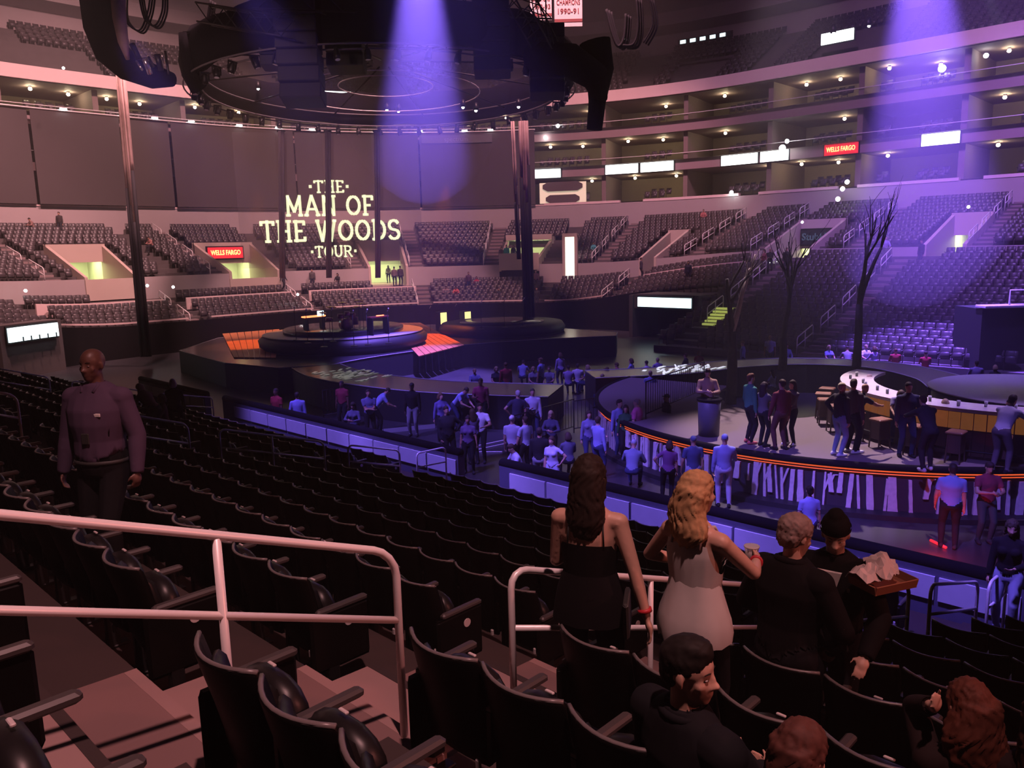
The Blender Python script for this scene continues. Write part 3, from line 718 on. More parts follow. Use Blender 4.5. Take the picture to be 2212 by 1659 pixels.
sm = 42.0; d = rdir(sm); ux = Vector((0,0,1)).cross(d); ux = ux if ux.dot(_r) > 0 else -ux
t = empty('dim_board', RP(26.3, sm, 16.8)); tag(t, 'unlit lettered board at the top of the dark screen', 'sign')
m = MB(); band(m, arange(39.5, 44.4, .8), 26.3, .08, 16.55, 17.3); child(m.build('board', mat('board_grey', (.10,.09,.11), .5)), t)
child(text_mesh('lettering', 'spectrum', .62, mat('board_text', (.24,.22,.27), .5), RP(26.27, sm, 16.9), ux, (0,0,1), None, .01), t)
t = sign_box('upper_sign', 28.3, 14.0, 16.6, 22.0, 22.85, 'led_white', 'white lit sign tilted in the dark upper deck')
sign_box('upper_sign', 28.3, 48.2, 50.6, 20.95, 21.6, 'led_white', 'bright white sign glimpsed through the lighting rig')
sign_box('score_strip', 29.5, 24.2, 27.4, 24.6, 24.95, 'sign_dark', 'row of small cyan digits in the dark upper deck')
t = [o for o in COL.objects if o.name.startswith('score_strip')][0]
for q in range(5):
    m = MB(); s = 24.5+q*.62; band(m, [s, s+.34], 29.44, .05, 24.62, 24.92); child(m.build('digit', 'led_cyan'), t)
t = sign_box('tunnel_sign', 6.0, 14.9, 19.0, 2.15, 2.78, 'led_cyan', 'wide pale cyan lit sign above the dark corner tunnel')
m = MB(); band(m, arange(14.4, 19.6, 1), 6.4, 2.9, 2.0, 2.95); child(m.build('soffit', 'concrete_dark'), t)
for s in (14.3, 19.7): m = MB(); band(m, [s-.15, s+.15], 6.2, 3.1, 0, 2.9); child(m.build('side_post', 'concrete_dark'), t)
t = sign_box('tunnel_sign', 8.0, 80.9, 85.9, 2.0, 2.75, 'led_cyan', 'pale cyan lit sign at the left edge behind the usher')
m = MB(); band(m, arange(80.2, 86.4, 1), 8.3, 1.0, 0.0, 2.9); child(m.build('bulkhead', 'concrete_dark'), t)
for q in range(5): m = MB(); m.box(RP(7.9, 81.3+q*.85, 2.12), (.05,.05,.22)); child(m.build('silhouette_post', 'dark_metal'), t)
# bare lamps seen as bright points
glb = MB(); glb.ell((0,0,0), (.16,.16,.16), None, 10, 8); glb0 = None
for px, py, Y, lb in ((520,57,60,'bright warm lamp glaring under the roof at the top left'),(1353,83,62,'single bright lamp between the hanging cables'),(137,147,60,'small bright lamp on the pink ribbon at the left'),(2035,148,62,'large round white lamp in the purple beam'),(1690,320,69,'very bright lamp low in a suite'),(1700,305,69,'bright suite lamp beside the brightest one'),(1178,297,81,'bright suite lamp beside the dark column'),(1205,272,81,'bright suite lamp just above the fascia by the column'),(55,628,50,'small bright lamp on the far left ledge'),(374,620,56,'small bright lamp right of the left dark column'),(318,617,54,'small bright lamp just left of the column'),(643,636,60,'small bright lamp beside a standing spectator'),(1662,565,57,'white lamp at the feet of the two spectators'),(1680,565,57,'second white lamp in the lit entrance'),(1733,480,60,'bright lamp over the dark sign'),(2092,447,52,'bright lamp at the top of the right edge entrance'),(1830,393,64,'highest lamp of the upper stair'),(1820,408,63.5,'middle lamp of the upper stair'),(1810,430,62,'lowest lamp of the upper stair'),(1580,416,72,'small lamp at the top of the left upper stair'),(2130,120,61,'lamp at the right under the upper ribbon'),(2095,121,61,'second lamp at the right under the upper ribbon')):
    p = atY(px, py, Y)
    if glb0 is None: glb0 = c = glb.build('bare_lamp', 'lamp_white', None, True)
    else: c = glb0.copy(); COL.objects.link(c)
    c.location = p; k = 1.7 if 'large' in lb or 'very' in lb else (1.1 if Y > 60 else .6); c.scale = (k,k,k); tag(c, lb, 'lamp')
# lit lounge front at the end of the dark screen
t = empty('lounge_front', RP(27.8, 36, 10.6)); tag(t, 'cream lit lounge front with a dark rounded window beside the screen', 'panel')
m = MB(); band(m, arange(33.2, 36.4, .6), 27.8, .1, 10.6, 12.6); child(m.build('lit_panel', mat('lounge_glow', (.9,.8,.6), .6, emit=(1,.85,.6), estr=.45)), t)
for zc, hh, ww in ((12.2,.45,2.0),(11.0,.4,1.7)):
    m = MB(); d = rdir(34.8); ux = Vector((0,0,1)).cross(d); c = RP(27.7, 34.8, zc)
    poly = [(-ww,-hh*.4),(-ww*.75,-hh),(ww*.75,-hh),(ww,-hh*.4),(ww,hh*.4),(ww*.75,hh),(-ww*.75,hh),(-ww,hh*.4)]
    v = [c+ux*x+Vector((0,0,z)) for x, z in poly]+[c+ux*x+Vector((0,0,z))-d*.1 for x, z in poly]
    m.add(v, [tuple(range(8)), tuple(range(15,7,-1))]+[(i,8+i,8+(i+1)%8,(i+1)%8) for i in range(8)]); child(m.build('dark_window', 'suite_dark'), t)

# ================================================================== stages
mat('stage_top', (.030,.028,.036), .22, var=.4, scale=1.4); mat('stage_edge', (.35,.33,.38), .4); mat('stage_side', (.012,.012,.016), .6)
mat('wood_orange', (.55,.20,.07), .5, var=.35, scale=3.0); mat('projected_glow', (.75,.72,.72), .25, .3, var=.6, scale=5, emit=(.9,.95,.8), estr=.10); mat('projected_glow_bright', (.8,.8,.8), .3, var=.5, scale=5, emit=(.9,.95,1), estr=.8)
def deck(name, poly, z0, z1, label, cat='stage', edge=True):
    c = W(*poly[0], 0); t = empty(name, W(sum(p[0] for p in poly)/len(poly), sum(p[1] for p in poly)/len(poly), 0)); tag(t, label, cat)
    P = [W(n, a, 0) for n, a in poly]; xy = [(p.x, p.y) for p in P]
    ar = sum(xy[i][0]*xy[(i+1) % len(xy)][1]-xy[(i+1) % len(xy)][0]*xy[i][1] for i in range(len(xy)))
    if ar < 0: xy = xy[::-1]
    m = MB(); m.prism(xy, z0, z1-.06); child(m.build('skirt', 'stage_side'), t)
    m = MB(); m.prism(xy, z1-.06, z1); child(m.build('deck_top', 'stage_top'), t)
    if edge: m = MB(); m.tube([Vector((x, y, z1-.01)) for x, y in xy], .022, 6, closed=True); child(m.build('edge_trim', 'stage_edge', None, True), t)
    return t
def spl(pts, k=6):                      # Catmull-Rom through (n,a) points
    out = []; n = len(pts)
    for i in range(n-1):
        p0, p1, p2, p3 = pts[max(0,i-1)], pts[i], pts[i+1], pts[min(n-1,i+2)]
        for j in range(k):
            t = j/k; out.append(tuple(.5*((2*p1[d])+(-p0[d]+p2[d])*t+(2*p0[d]-5*p1[d]+4*p2[d]-p3[d])*t*t+(-p0[d]+3*p1[d]-3*p2[d]+p3[d])*t**3) for d in (0,1)))
    out.append(tuple(pts[-1])); return out
def ribbon(path, w):
    L, R_ = [], []
    for i, p in enumerate(path):
        a, b = path[max(0,i-1)], path[min(len(path)-1,i+1)]; dx, dy = b[0]-a[0], b[1]-a[1]; l = math.hypot(dx, dy); nx, ny = -dy/l, dx/l
        ww = w[0]+(w[1]-w[0])*i/(len(path)-1) if isinstance(w, tuple) else w
        L.append((p[0]+nx*ww/2, p[1]+ny*ww/2)); R_.append((p[0]-nx*ww/2, p[1]-ny*ww/2))
    return L, R_
main = deck('main_stage', spl([(20.2,31.0),(23.4,31.6),(28.8,31.4),(33,29.6),(36.7,27.1)])+[(38.3,28.2),(38.5,34),(36.5,41),(31,47),(23,47.5),(18.5,43),(17.6,36),(18.2,32.2)], 0, 1.2, 'low black glossy main stage with a thin pale edge')
def walk(name, path, w, z1, label):
    L, R_ = ribbon(path, w); t = empty(name, W(*path[len(path)//2], 0)); tag(t, label, 'catwalk')
    for nm, z0_, z1_, mt in (('skirt', 0, z1-.06, 'stage_side'), ('deck_top', z1-.06, z1, 'stage_top')):
        m = MB(); rings = [[W(*l, z0_), W(*r, z0_), W(*r, z1_), W(*l, z1_)] for l, r in zip(L, R_)]; m.loft(rings); child(m.build(nm, mt), t)
    for q in (L, R_): m = MB(); m.tube([W(n, a, z1) for n, a in q], .022, 6); child(m.build('edge_trim', 'stage_edge', None, True), t)
    return t, L, R_
cw1, L1, R1_ = walk('catwalk', spl([(19.6,31.2),(18.8,28.6),(18.7,26),(19.1,23),(20.0,20.6),(21.2,18.3)]), (2.2,2.6), 1.2, 'curved black catwalk swinging from the main stage towards the crowd')
cw2, L2, R2_ = walk('catwalk', spl([(24.8,19.6),(27.6,17.4),(30.4,16.4),(32.8,14.4),(33.4,11.4),(31.6,8.8),(29.6,7.6)]), (2.0,1.8), 1.2, 'curved black catwalk behind the bar platform at the right')
# light projected on the catwalks, put in as loose self-glowing strips
def glow_patch(name, pts, z, label, seed, n=34, sx=.5, mt='projected_glow'):
    rr = random.Random(seed); t = empty(name, W(*pts[0], z)); tag(t, label, 'projected light')
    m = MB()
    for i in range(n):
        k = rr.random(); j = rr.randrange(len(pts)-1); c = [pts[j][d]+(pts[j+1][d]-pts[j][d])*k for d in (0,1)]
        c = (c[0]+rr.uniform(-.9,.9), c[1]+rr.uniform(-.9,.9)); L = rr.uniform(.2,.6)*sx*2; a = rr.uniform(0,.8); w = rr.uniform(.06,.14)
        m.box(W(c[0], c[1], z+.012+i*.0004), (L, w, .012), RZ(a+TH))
    o = m.build('glow_strips', mt); o['kind'] = 'stuff'; child(o, t)
glow_patch('projected_patch', [(19.2,29.0),(19.0,26.4)], 1.2, 'dim greenish glow strips for projected light on the near curve of the left catwalk', 3, 60)
glow_patch('projected_patch', [(26.9,18.0),(28.8,16.9)], 1.2, 'bright white glow strips for projected light on the catwalk behind the crowd', 4, 40, .6, 'projected_glow_bright')
# drum riser: dark drum with rounded lip
def drum(name, n, a, prof, mats, label, seg=48, cat='platform'):
    t = empty(name, W(n, a, prof[0][0][1])); tag(t, label, cat)
    for i, (pr, mt, nm) in enumerate(zip(prof, mats, ('body','top','lip','step'))):
        m = MB(); m.lathe(pr, (0,0,0), seg); o = m.build(nm, mt, t, True); o.location = (0,0,-prof[0][0][1])
    return t
_rc = NA(onz(745, 748, 1.2))
drum('round_riser', _rc[0], _rc[1], [[(4.1,1.2),(4.45,1.45),(4.5,1.75),(4.2,2.0),(.01,2.0)], [(3.2,1.98),(3.2,2.25),(3.1,2.3),(.01,2.3)], [(4.22,1.985),(4.28,2.01),(4.22,2.03)]], ['stage_side','stage_top','stage_edge'], 'round black band riser in the middle of the main stage')
def planks(name, pix, z, n, label, mt='wood_orange'):
    P = [onz(x, y, z) for x, y in pix]; t = empty(name, sum(P, Vector())/len(P)); tag(t, label, 'floor boards')
    q0, q1, q2, q3 = P                   # two long edges q0-q1 and q3-q2
    for i in range(n):
        a, b = (i+.04)/n, (i+.96)/n
        v = [q0.lerp(q3, a), q1.lerp(q2, a), q1.lerp(q2, b), q0.lerp(q3, b)]
        m = MB(); m.hexa(v+[p+Vector((0,0,.04)) for p in v]); child(m.build('plank', mt), t)
planks('wooden_ramp', [(838,699),(904,771),(1003,746),(908,698)], 1.22, 8, 'orange lit plank ramp running across the main stage')
planks('wooden_ramp', [(604,712),(596,774),(505,773),(480,722)], 1.22, 8, 'orange lit rounded plank floor at the left of the stage')
mat('lip_orange', (.6,.2,.06), .4)
# round guitar deck at the right of the stage
_sc = NA(onz(1085, 716, 1.2))
drum('side_riser', _sc[0], _sc[1], [[(3.8,1.2),(3.9,1.5),(3.7,1.8),(.01,1.8)], [(2.6,1.8),(2.6,1.85),(.01,1.85)]], ['stage_side','stage_top'], 'low black musicians platform at the right of the main stage', 40)
# band equipment
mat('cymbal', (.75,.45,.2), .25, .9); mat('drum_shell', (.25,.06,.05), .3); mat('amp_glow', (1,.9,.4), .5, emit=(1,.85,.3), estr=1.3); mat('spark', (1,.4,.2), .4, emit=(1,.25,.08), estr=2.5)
t = empty('drum_kit', onz(748, 713, 2.3), YAW_N); tag(t, 'drum kit with orange-lit cymbals on the round riser', 'drums')
def lpart(nm, mb, mt, par, sm=True): return mb.build(nm, mt, par, sm)
m = MB(); m.lathe([(.02,-.22),(.30,-.22),(.30,.22),(.02,.22)], (0,0,.30), 18, RX(PI/2)); lpart('bass_drum', m, 'drum_shell', t)
for q, (x, y, z, r, h) in enumerate(((-.35,-.1,.75,.17,.22),(.0,-.15,.85,.15,.2),(.35,-.1,.75,.17,.22),(.75,.35,.40,.22,.4),(-.75,.35,.60,.18,.15))):
    m = MB(); m.lathe([(.02,-h/2),(r,-h/2),(r,h/2),(.02,h/2)], (x,y,z), 14); m.tube([(x,y,z-h/2),(x,y,0)], .015, 5); lpart('tom', m, 'drum_shell', t)
for x, y, z, r in ((-.95,-.2,1.25,.26),(.95,-.2,1.3,.28),(-.5,-.55,1.45,.24),(.5,-.55,1.5,.24),(-1.05,.45,.95,.18),(1.1,.4,1.1,.25)):
    m = MB(); m.lathe([(.01,.02),(r,0),(r,-.008),(.01,.01)], (x,y,z), 16, RX(.18)); o = lpart('cymbal', m, 'cymbal', t); m = MB(); m.tube([(x,y,0),(x,y,z)], .014, 5); lpart('stand', m, 'dark_metal', o)
def gear(name, n, a, z, label, cat, parts, rz=YAW_N):
    t = empty(name, W(n, a, z), rz); tag(t, label, cat)
    for nm, c, d, mt in parts: m = MB(); m.bbox(c, d, .02); m.build(nm, mt, t)
    return t
gear('keyboard_rig', *NA(onz(680, 722, 2.0)), 2.0, 'keyboard on a stand with orange glints at the left of the riser', 'keyboard', [('keys',(0,0,.95),(1.3,.35,.08),'spark'),('stand',(-.5,0,.45),(.06,.5,.9),'dark_metal'),('stand',(.5,0,.45),(.06,.5,.9),'dark_metal'),('laptop',(.3,-.2,1.1),(.4,.03,.25),'led_cyan')])
gear('keyboard_rig', *NA(onz(818, 724, 2.0)), 2.0, 'dark keyboard stand with red glints right of the drums', 'keyboard', [('keys',(0,0,.95),(1.2,.35,.08),'drum_shell'),('stand',(-.5,0,.45),(.06,.5,.9),'dark_metal'),('stand',(.5,0,.45),(.06,.5,.9),'dark_metal'),('lamp',(0,-.2,1.02),(.5,.04,.05),'spark')])
gear('amplifier', *NA(onz(954, 705, 1.2)), 1.2, 'amplifier with a glowing yellow front, the left of two', 'amplifier', [('cabinet',(0,0,.5),(.7,.45,1.0),'stage_side'),('glowing_front',(-.0,-.24,.55),(.55,.03,.75),'amp_glow'),('glowing_side',(.36,0,.55),(.03,.36,.75),'amp_glow')])
gear('amplifier', *NA(onz(1006, 703, 1.2)), 1.2, 'amplifier with a glowing yellow front, the right of two', 'amplifier', [('cabinet',(0,0,.5),(.7,.45,1.0),'stage_side'),('glowing_front',(-.0,-.24,.55),(.55,.03,.75),'amp_glow'),('glowing_side',(.36,0,.55),(.03,.36,.75),'amp_glow')])
for i in range(12):
    mx_, my_ = [(640,735),(665,742),(700,750),(720,738),(765,748),(795,745),(840,742),(930,718),(985,712),(1040,712),(1090,708),(1130,706)][i]
    t = empty('microphone_stand', onz(mx_, my_, 1.85 if mx_ > 1030 else (1.2 if mx_ > 900 else 2.0))); m = MB(); m.tube([(0,0,0),(0,0,1.5)], .015, 6); m.build('pole', 'dark_metal', t, True)
    m = MB(); m.lathe([(.02,0),(.16,0),(.16,.03),(.02,.05)], seg=12); m.build('base', 'dark_metal', t); m = MB(); m.tube([(0,0,1.5),(.1,-.25,1.62)], .02, 6); m.ell((.1,-.27,1.64), (.03,.03,.04)); m.build('microphone', 'metal_rail', t, True)
    tag(t, 'thin microphone stand on the main stage, %s from the left' % nth(i+1), 'microphone stand', 'microphone stands on the main stage')

# ---- bar platform ------------------------------------------------------
mat('carpet', (.13,.10,.11), .95, var=.15, scale=30); mat('led_orange', (1,.2,.05), .5, emit=(1,.13,.03), estr=.75); mat('birch_dark', (.025,.02,.03), .7); mat('birch_white', (.62,.58,.60), .7, var=.25, scale=12)
BC, BRAD = (26.0, 9.5), 8.4
t = empty('bar_platform', W(*BC, 0)); tag(t, 'round carpeted bar platform with an orange light strip and a birch forest skirt', 'platform')
def pol(c, r, ang, z): return W(c[0]+r*math.cos(ang), c[1]+r*math.sin(ang), z)
PA = [math.radians(96+i*2.25) for i in range(95)]
def rin(an): d = math.degrees(an); return 4.4 if d < 172 else max(.4, 4.4-4.0*sstep(d, 172, 205))
def plat(mb, r1, z0, z1): mb.loft([[pol(BC, rin(an), an, z0), pol(BC, r1, an, z0), pol(BC, r1, an, z1), pol(BC, rin(an), an, z1)] for an in PA])
m = MB(); plat(m, BRAD-.05, .05, 1.08); child(m.build('skirt', 'birch_dark'), t)
m = MB(); plat(m, BRAD, 1.14, 1.2); child(m.build('carpet_top', 'carpet'), t)
m = MB(); m.tube([pol(BC, BRAD+.06, an, 1.16) for an in PA], .085, 8); child(m.build('dark_rim', 'black_drape', None, True), t)
m = MB(); m.tube([pol(BC, BRAD+.02, math.radians(100+i*2), 1.05) for i in range(86)], .018, 6); child(m.build('light_strip', 'led_orange', None, True), t)
m = MB(); m.tube([pol(BC, BRAD+.02, math.radians(100+i*2), .985) for i in range(86)], .012, 6); child(m.build('light_strip', 'led_orange', None, True), t)
m = MB(); plat(m, BRAD+.35, 0.0, .12); child(m.build('base_step', 'stage_side'), t)
rr = random.Random(9); ang = 112.0
while ang < 282:
    w = rr.choice((.05,.07,.09,.12,.16,.22)); a = math.radians(ang); m = MB(); N = 7; pts = []
    fork = rr.random() < .3; z1 = rr.uniform(.86,.95); z0 = rr.choice((.06,.06,.06,.25,.45)); lean = rr.uniform(-.0015,.0015)
    L = []
    for i in range(N):
        zz = z0+(z1-z0)*i/(N-1); ww = w*(1-.25*i/N)*rr.uniform(.85,1.1)/2/BRAD; aa = a+lean*i
        L.append((aa-ww, aa+ww, zz))
    rings = [[pol(BC, BRAD-.06, p[0], p[2]), pol(BC, BRAD-.06, p[1], p[2]), pol(BC, BRAD+.012, p[1], p[2]), pol(BC, BRAD+.012, p[0], p[2])] for p in L]
    m.loft(rings)
    if fork:
        q = L[N//2]; am = (q[0]+q[1])/2; m.loft([[pol(BC, BRAD-.06, am+j*.005-.003, z), pol(BC, BRAD-.06, am+j*.005+.003, z), pol(BC, BRAD+.012, am+j*.005+.003, z), pol(BC, BRAD+.012, am+j*.005-.003, z)] for j, z in ((0,q[2]),(1.5,q[2]+.2),(3.2,z1))])
    child(m.build('birch_trunk', 'birch_white'), t); ang += (w*1.0+rr.uniform(.05,.2))/BRAD*57.3
# bar counter
mat('marble', (.62,.56,.62), .25, var=.25, scale=3); mat('amber', (.62,.26,.07), .45, var=.3, scale=4, emit=(1,.35,.06), estr=.10); mat('wood_dark', (.07,.04,.03), .5, var=.4, scale=4)
KC, KR = (24.0, 5.0), 3.95
t = empty('bar_counter', W(*KC, 1.2)); tag(t, 'long curved bar counter with a marble top and amber lit wooden panels', 'bar counter')
A_ = [math.radians(84+i*3) for i in range(64)]
def arcband(mb, c, r0, r1, z0, z1, aa):
    rings = [[pol(c, r0, a, z0), pol(c, r1, a, z0), pol(c, r1, a, z1), pol(c, r0, a, z1)] for a in aa]; mb.loft(rings)
m = MB(); arcband(m, KC, KR-.75, KR+.12, 2.28, 2.36, A_); child(m.build('marble_top', 'marble'), t)
m = MB(); arcband(m, KC, KR-.70, KR-.05, 1.2, 2.28, A_); child(m.build('carcass', 'wood_dark'), t)
for i in range(48):
    a0, a1 = math.radians(86+i*3.9), math.radians(86+i*3.9+3.5); aa = [a0, (a0+a1)/2, a1]
    m = MB(); arcband(m, KC, KR-.06, KR+.0, 1.86, 2.24, aa); child(m.build('amber_panel', 'amber'), t)
    m = MB(); arcband(m, KC, KR-.06, KR-.01, 1.25, 1.82, aa); child(m.build('lower_panel', 'wood_dark'), t)
m = MB(); m.tube([pol(KC, KR+.22, a, 1.42) for a in A_], .025, 6); child(m.build('foot_rail', 'dark_metal', None, True), t)
st0 = None; sgrp = 'wooden stools along the bar'
for i in range(15):
    a = math.radians(100+i*11.5); p = pol(KC, KR+.55, a, 1.2)
    if st0 is None:
        st0 = c = empty('bar_stool', p); m = MB(); m.bbox((0,0,.70), (.42,.36,.06), .02); m.build('seat', mat('wood_mid', (.22,.10,.06), .45, var=.3), c)
        m = MB(); m.bbox((0,0,.45), (.34,.30,.44), .01); m.build('apron', 'wood_dark', c)
        for sx in (-1,1):
            for sy in (-1,1): m = MB(); m.tube([(sx*.18,sy*.15,0),(sx*.15,sy*.12,.68)], .02, 6); m.build('leg', 'wood_dark', c)
    else: c = copy_tree(st0); c.location = p
    c.rotation_euler = (0,0,a+TH); tag(c, 'square wooden bar stool, %s along the bar counter from its far left end' % (ORD[i] if i else 'first'), 'stool', sgrp)
# glasses on the bar
gl0 = None; mat('glass', (.7,.7,.75), .15, var=0)
for i in range(14):
    a = math.radians(104+i*9+rr.uniform(-2,2)); p = pol(KC, KR-.25+rr.uniform(-.2,.15), a, 2.36)
    if gl0 is None: m = MB(); m.lathe([(.005,0),(.032,0),(.042,.13),(.036,.13),(.028,.02),(.005,.02)], seg=12); gl0 = c = m.build('tumbler', 'glass', None, True)
    else: c = gl0.copy(); COL.objects.link(c)
    c.location = p; tag(c, 'small clear tumbler on the marble bar top, %s from the far end' % nth(i+1), 'glass', 'tumblers on the bar')
drum('round_stage', 28.9, 5.2, [[(2.9,0),(2.9,1.44),(.01,1.44)], [(3.0,1.44),(3.0,1.5),(.01,1.5)], [(3.0,1.47),(3.04,1.49),(3.0,1.51)]], ['stage_side','stage_top','stage_edge'], 'round black end stage behind the bar at the right', 48)
# waste bin and loudspeaker tower
t = empty('waste_bin', onz(1531, 940, 1.2)); m = MB(); m.lathe([(.02,0),(.27,0),(.30,.95),(.27,.97),(.02,.97)], seg=20); m.build('barrel', 'wall_blue', t, True); m = MB(); m.lathe([(.24,.95),(.33,.95),(.33,1.0),(.24,1.0)], seg=20); m.build('rim', 'black_drape', t, True); tag(t, 'dark blue waste barrel at the edge of the bar platform', 'bin')
p = atY(2190, 800, 34); t = empty('production_desk', Vector((p.x, p.y, 0))); tag(t, 'dark production riser with a lit desk at the right edge', 'desk')
m = MB(); m.box((1.2,2.2,1.55), (4.2,2.2,3.1)); m.build('riser', 'stage_side', t); m = MB(); m.bbox((1.2,1.2,3.2), (4.3,.8,.12), .02); m.build('desk_top', 'marble', t)
m = MB(); m.tube([(.2,1.0,3.2),(.2,1.0,3.9),(2.2,1.0,3.9),(2.2,1.0,3.2)], .04, 6); m.build('frame', 'metal_rail', t)
# floor barriers
def barrier(x0, y0, x1, y1, z, label, h=1.1):
    a, b = onz(x0, y0, z), onz(x1, y1, z); t = empty('crowd_barrier', a); tag(t, label, 'barrier', 'crowd barriers on the floor'); up = Vector((0,0,1)); d = b-a; n = max(2, int(d.length/.16))
    m = MB(); m.tube([a, a+up*h, b+up*h, b], .022, 6); m.tube([a+up*.15, b+up*.15], .018, 6); child(m.build('frame', 'dark_metal', None, True), t)
    m = MB(); [m.tube([a+d*(i/n)+up*.15, a+d*(i/n)+up*h], .009, 5) for i in range(1, n)]; child(m.build('bars', 'dark_metal', None, True), t)
barrier(1395, 905, 1520, 850, 1.2, 'black barrier along the left edge of the bar platform'); barrier(1105, 975, 1240, 930, 0, 'black barrier among the crowd near the front wall'); barrier(1240, 935, 1330, 920, 0, 'black barrier behind the woman with dark hair'); barrier(700, 905, 840, 880, 0, 'black barrier below the left catwalk')
# white floor tape
t = empty('floor_tape', onz(1060, 968, .01)); tag(t, 'three pale tape lines crossing on the floor beside the man in white', 'tape')
for a, b in (((1035,962),(1092,950)),((1035,970),(1092,958)),((1035,976),(1085,976))):
    p, q = onz(*a, .012), onz(*b, .012); m = MB(); m.tube([p, q], .02, 5); child(m.build('tape_line', 'white_line'), t)
t = empty('ramp_edge', onz(880, 930, 0)); tag(t, 'long low pale blue floor ramp edge below the dark barriers', 'ramp')
m = MB(); p, q = onz(830, 936, 0), onz(940, 925, 0); d = (q-p).normalized(); s_ = Vector((-d.y, d.x, 0)); m.hexa([p, q, q+s_*.5, p+s_*.5, p+Vector((0,0,.16)), q+Vector((0,0,.16)), q+s_*.5+Vector((0,0,.02)), p+s_*.5+Vector((0,0,.02))]); child(m.build('slope', 'panel_white'), t)
t = empty('red_light_strip', onz(2028, 1175, .02)); tag(t, 'short glowing red light strip on the floor at the right', 'lamp')
m = MB(); m.tube([onz(2010,1167,.03), onz(2044,1183,.03)], .03, 6); child(m.build('tube', 'led_red', None, True), t); light('red_floor_glow', 'POINT', onz(2020, 1172, .3), None, (1,.06,.05), 28, .1)

# ================================================================== scenery: bare trees
mat('bark', (.035,.028,.03), .8, var=.4, scale=9, bump=.3); mat('bark_lit', (.45,.36,.34), .7, var=.3, scale=8)  # the paler bark puts the light on the branches into the colour
def tree(px, py, z, h, seed, label, lean=.0, fork=.45, pale=False, spread=.5):
    rr = random.Random(seed); p = onz(px, py, z); t = empty('bare_tree', p); tag(t, label, 'tree', 'bare stage trees')
    def grow(mb, a, d, L, r, lv):
        pts = [a]; rs = [r]; q = a.copy(); dd = d.copy()
        for i in range(4):
            dd = (dd+Vector((rr.uniform(-.16,.16), rr.uniform(-.16,.16), .05))).normalized(); q = q+dd*L/4; pts.append(q.copy()); rs.append(r*(1-.5*(i+1)/4))
        mb.tube(pts, rs, 6)
        if lv > 0:
            for j in range(rr.choice((2,3))):
                k = rr.choice((2,3,4)); e = (dd+Vector((rr.uniform(-1,1), rr.uniform(-1,1), rr.uniform(-.1,.6)))*spread*1.5).normalized(); grow(mb, pts[k], e, L*rr.uniform(.5,.75), rs[k]*.75, lv-1)
    m = MB(); f = Vector((0,0,0)); pts = [Vector((lean*.3*math.sin(i*.8), 0, h*fork*i/4)) for i in range(5)]; m.tube([v for v in pts], [.19,.17,.16,.15,.14], 8); m.build('trunk', 'bark', t, True)
    for sx in (-1, 1):
        m = MB(); grow(m, pts[-1], Vector((sx*spread*.6+lean, rr.uniform(-.3,.3), 1)).normalized(), h*(1-fork)*.75, .105, 3); m.build('limb', 'bark_lit' if pale and sx > 0 else 'bark', t, True)
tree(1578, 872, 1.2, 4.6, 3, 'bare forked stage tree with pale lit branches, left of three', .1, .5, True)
tree(1690, 800, 1.2, 4.6, 8, 'thin bare stage tree forking low, middle of three', .05, .28, False, .35)
tree(1850, 792, 1.2, 5.6, 14, 'tall bare stage tree, rightmost of three', .06, .45, False, .3)
tree(1135, 702, 1.2, 2.2, 25, 'small bare stage tree at the foot of the right dark column', .05, .4, False, .5)

# ================================================================== hanging columns, scrim, rig
mat('rope_pale_lit', (.52,.36,.33), .6, var=.3, scale=3); mat('rope_dark', (.02,.018,.024), .8, var=.3, scale=3)  # the pale tone paints the light falling on the column tops
def column(px0, py0, px1, py1, Y0, Y1, w0, w1, label, split=.42, n=9, pale=True):
    a, b = atY(px0, py0, Y0), atY(px1, py1, Y1); a = Vector((b.x, b.y, a.z)) if False else a
    t = empty('rope_column', Vector((b.x, b.y, b.z))); tag(t, label, 'column', 'hanging fabric columns')
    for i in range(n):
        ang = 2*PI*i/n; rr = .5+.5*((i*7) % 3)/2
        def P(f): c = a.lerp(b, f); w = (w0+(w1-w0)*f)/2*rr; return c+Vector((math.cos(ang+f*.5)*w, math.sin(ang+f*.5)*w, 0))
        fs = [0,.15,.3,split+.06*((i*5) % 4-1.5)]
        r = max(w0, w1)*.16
        m = MB(); m.tube([P(f) for f in fs], r, 7); child(m.build('pale_strand', 'rope_pale_lit' if pale else 'rope_dark', None, True), t)
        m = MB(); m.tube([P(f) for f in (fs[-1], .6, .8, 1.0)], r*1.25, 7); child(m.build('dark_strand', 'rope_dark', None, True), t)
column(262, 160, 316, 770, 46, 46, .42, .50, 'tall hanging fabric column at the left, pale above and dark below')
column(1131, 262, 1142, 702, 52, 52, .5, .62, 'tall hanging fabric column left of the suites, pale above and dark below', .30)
column(1108, 262, 1122, 560, 54, 54, .22, .28, 'thin pale strand hanging beside the right column', .55, 4)
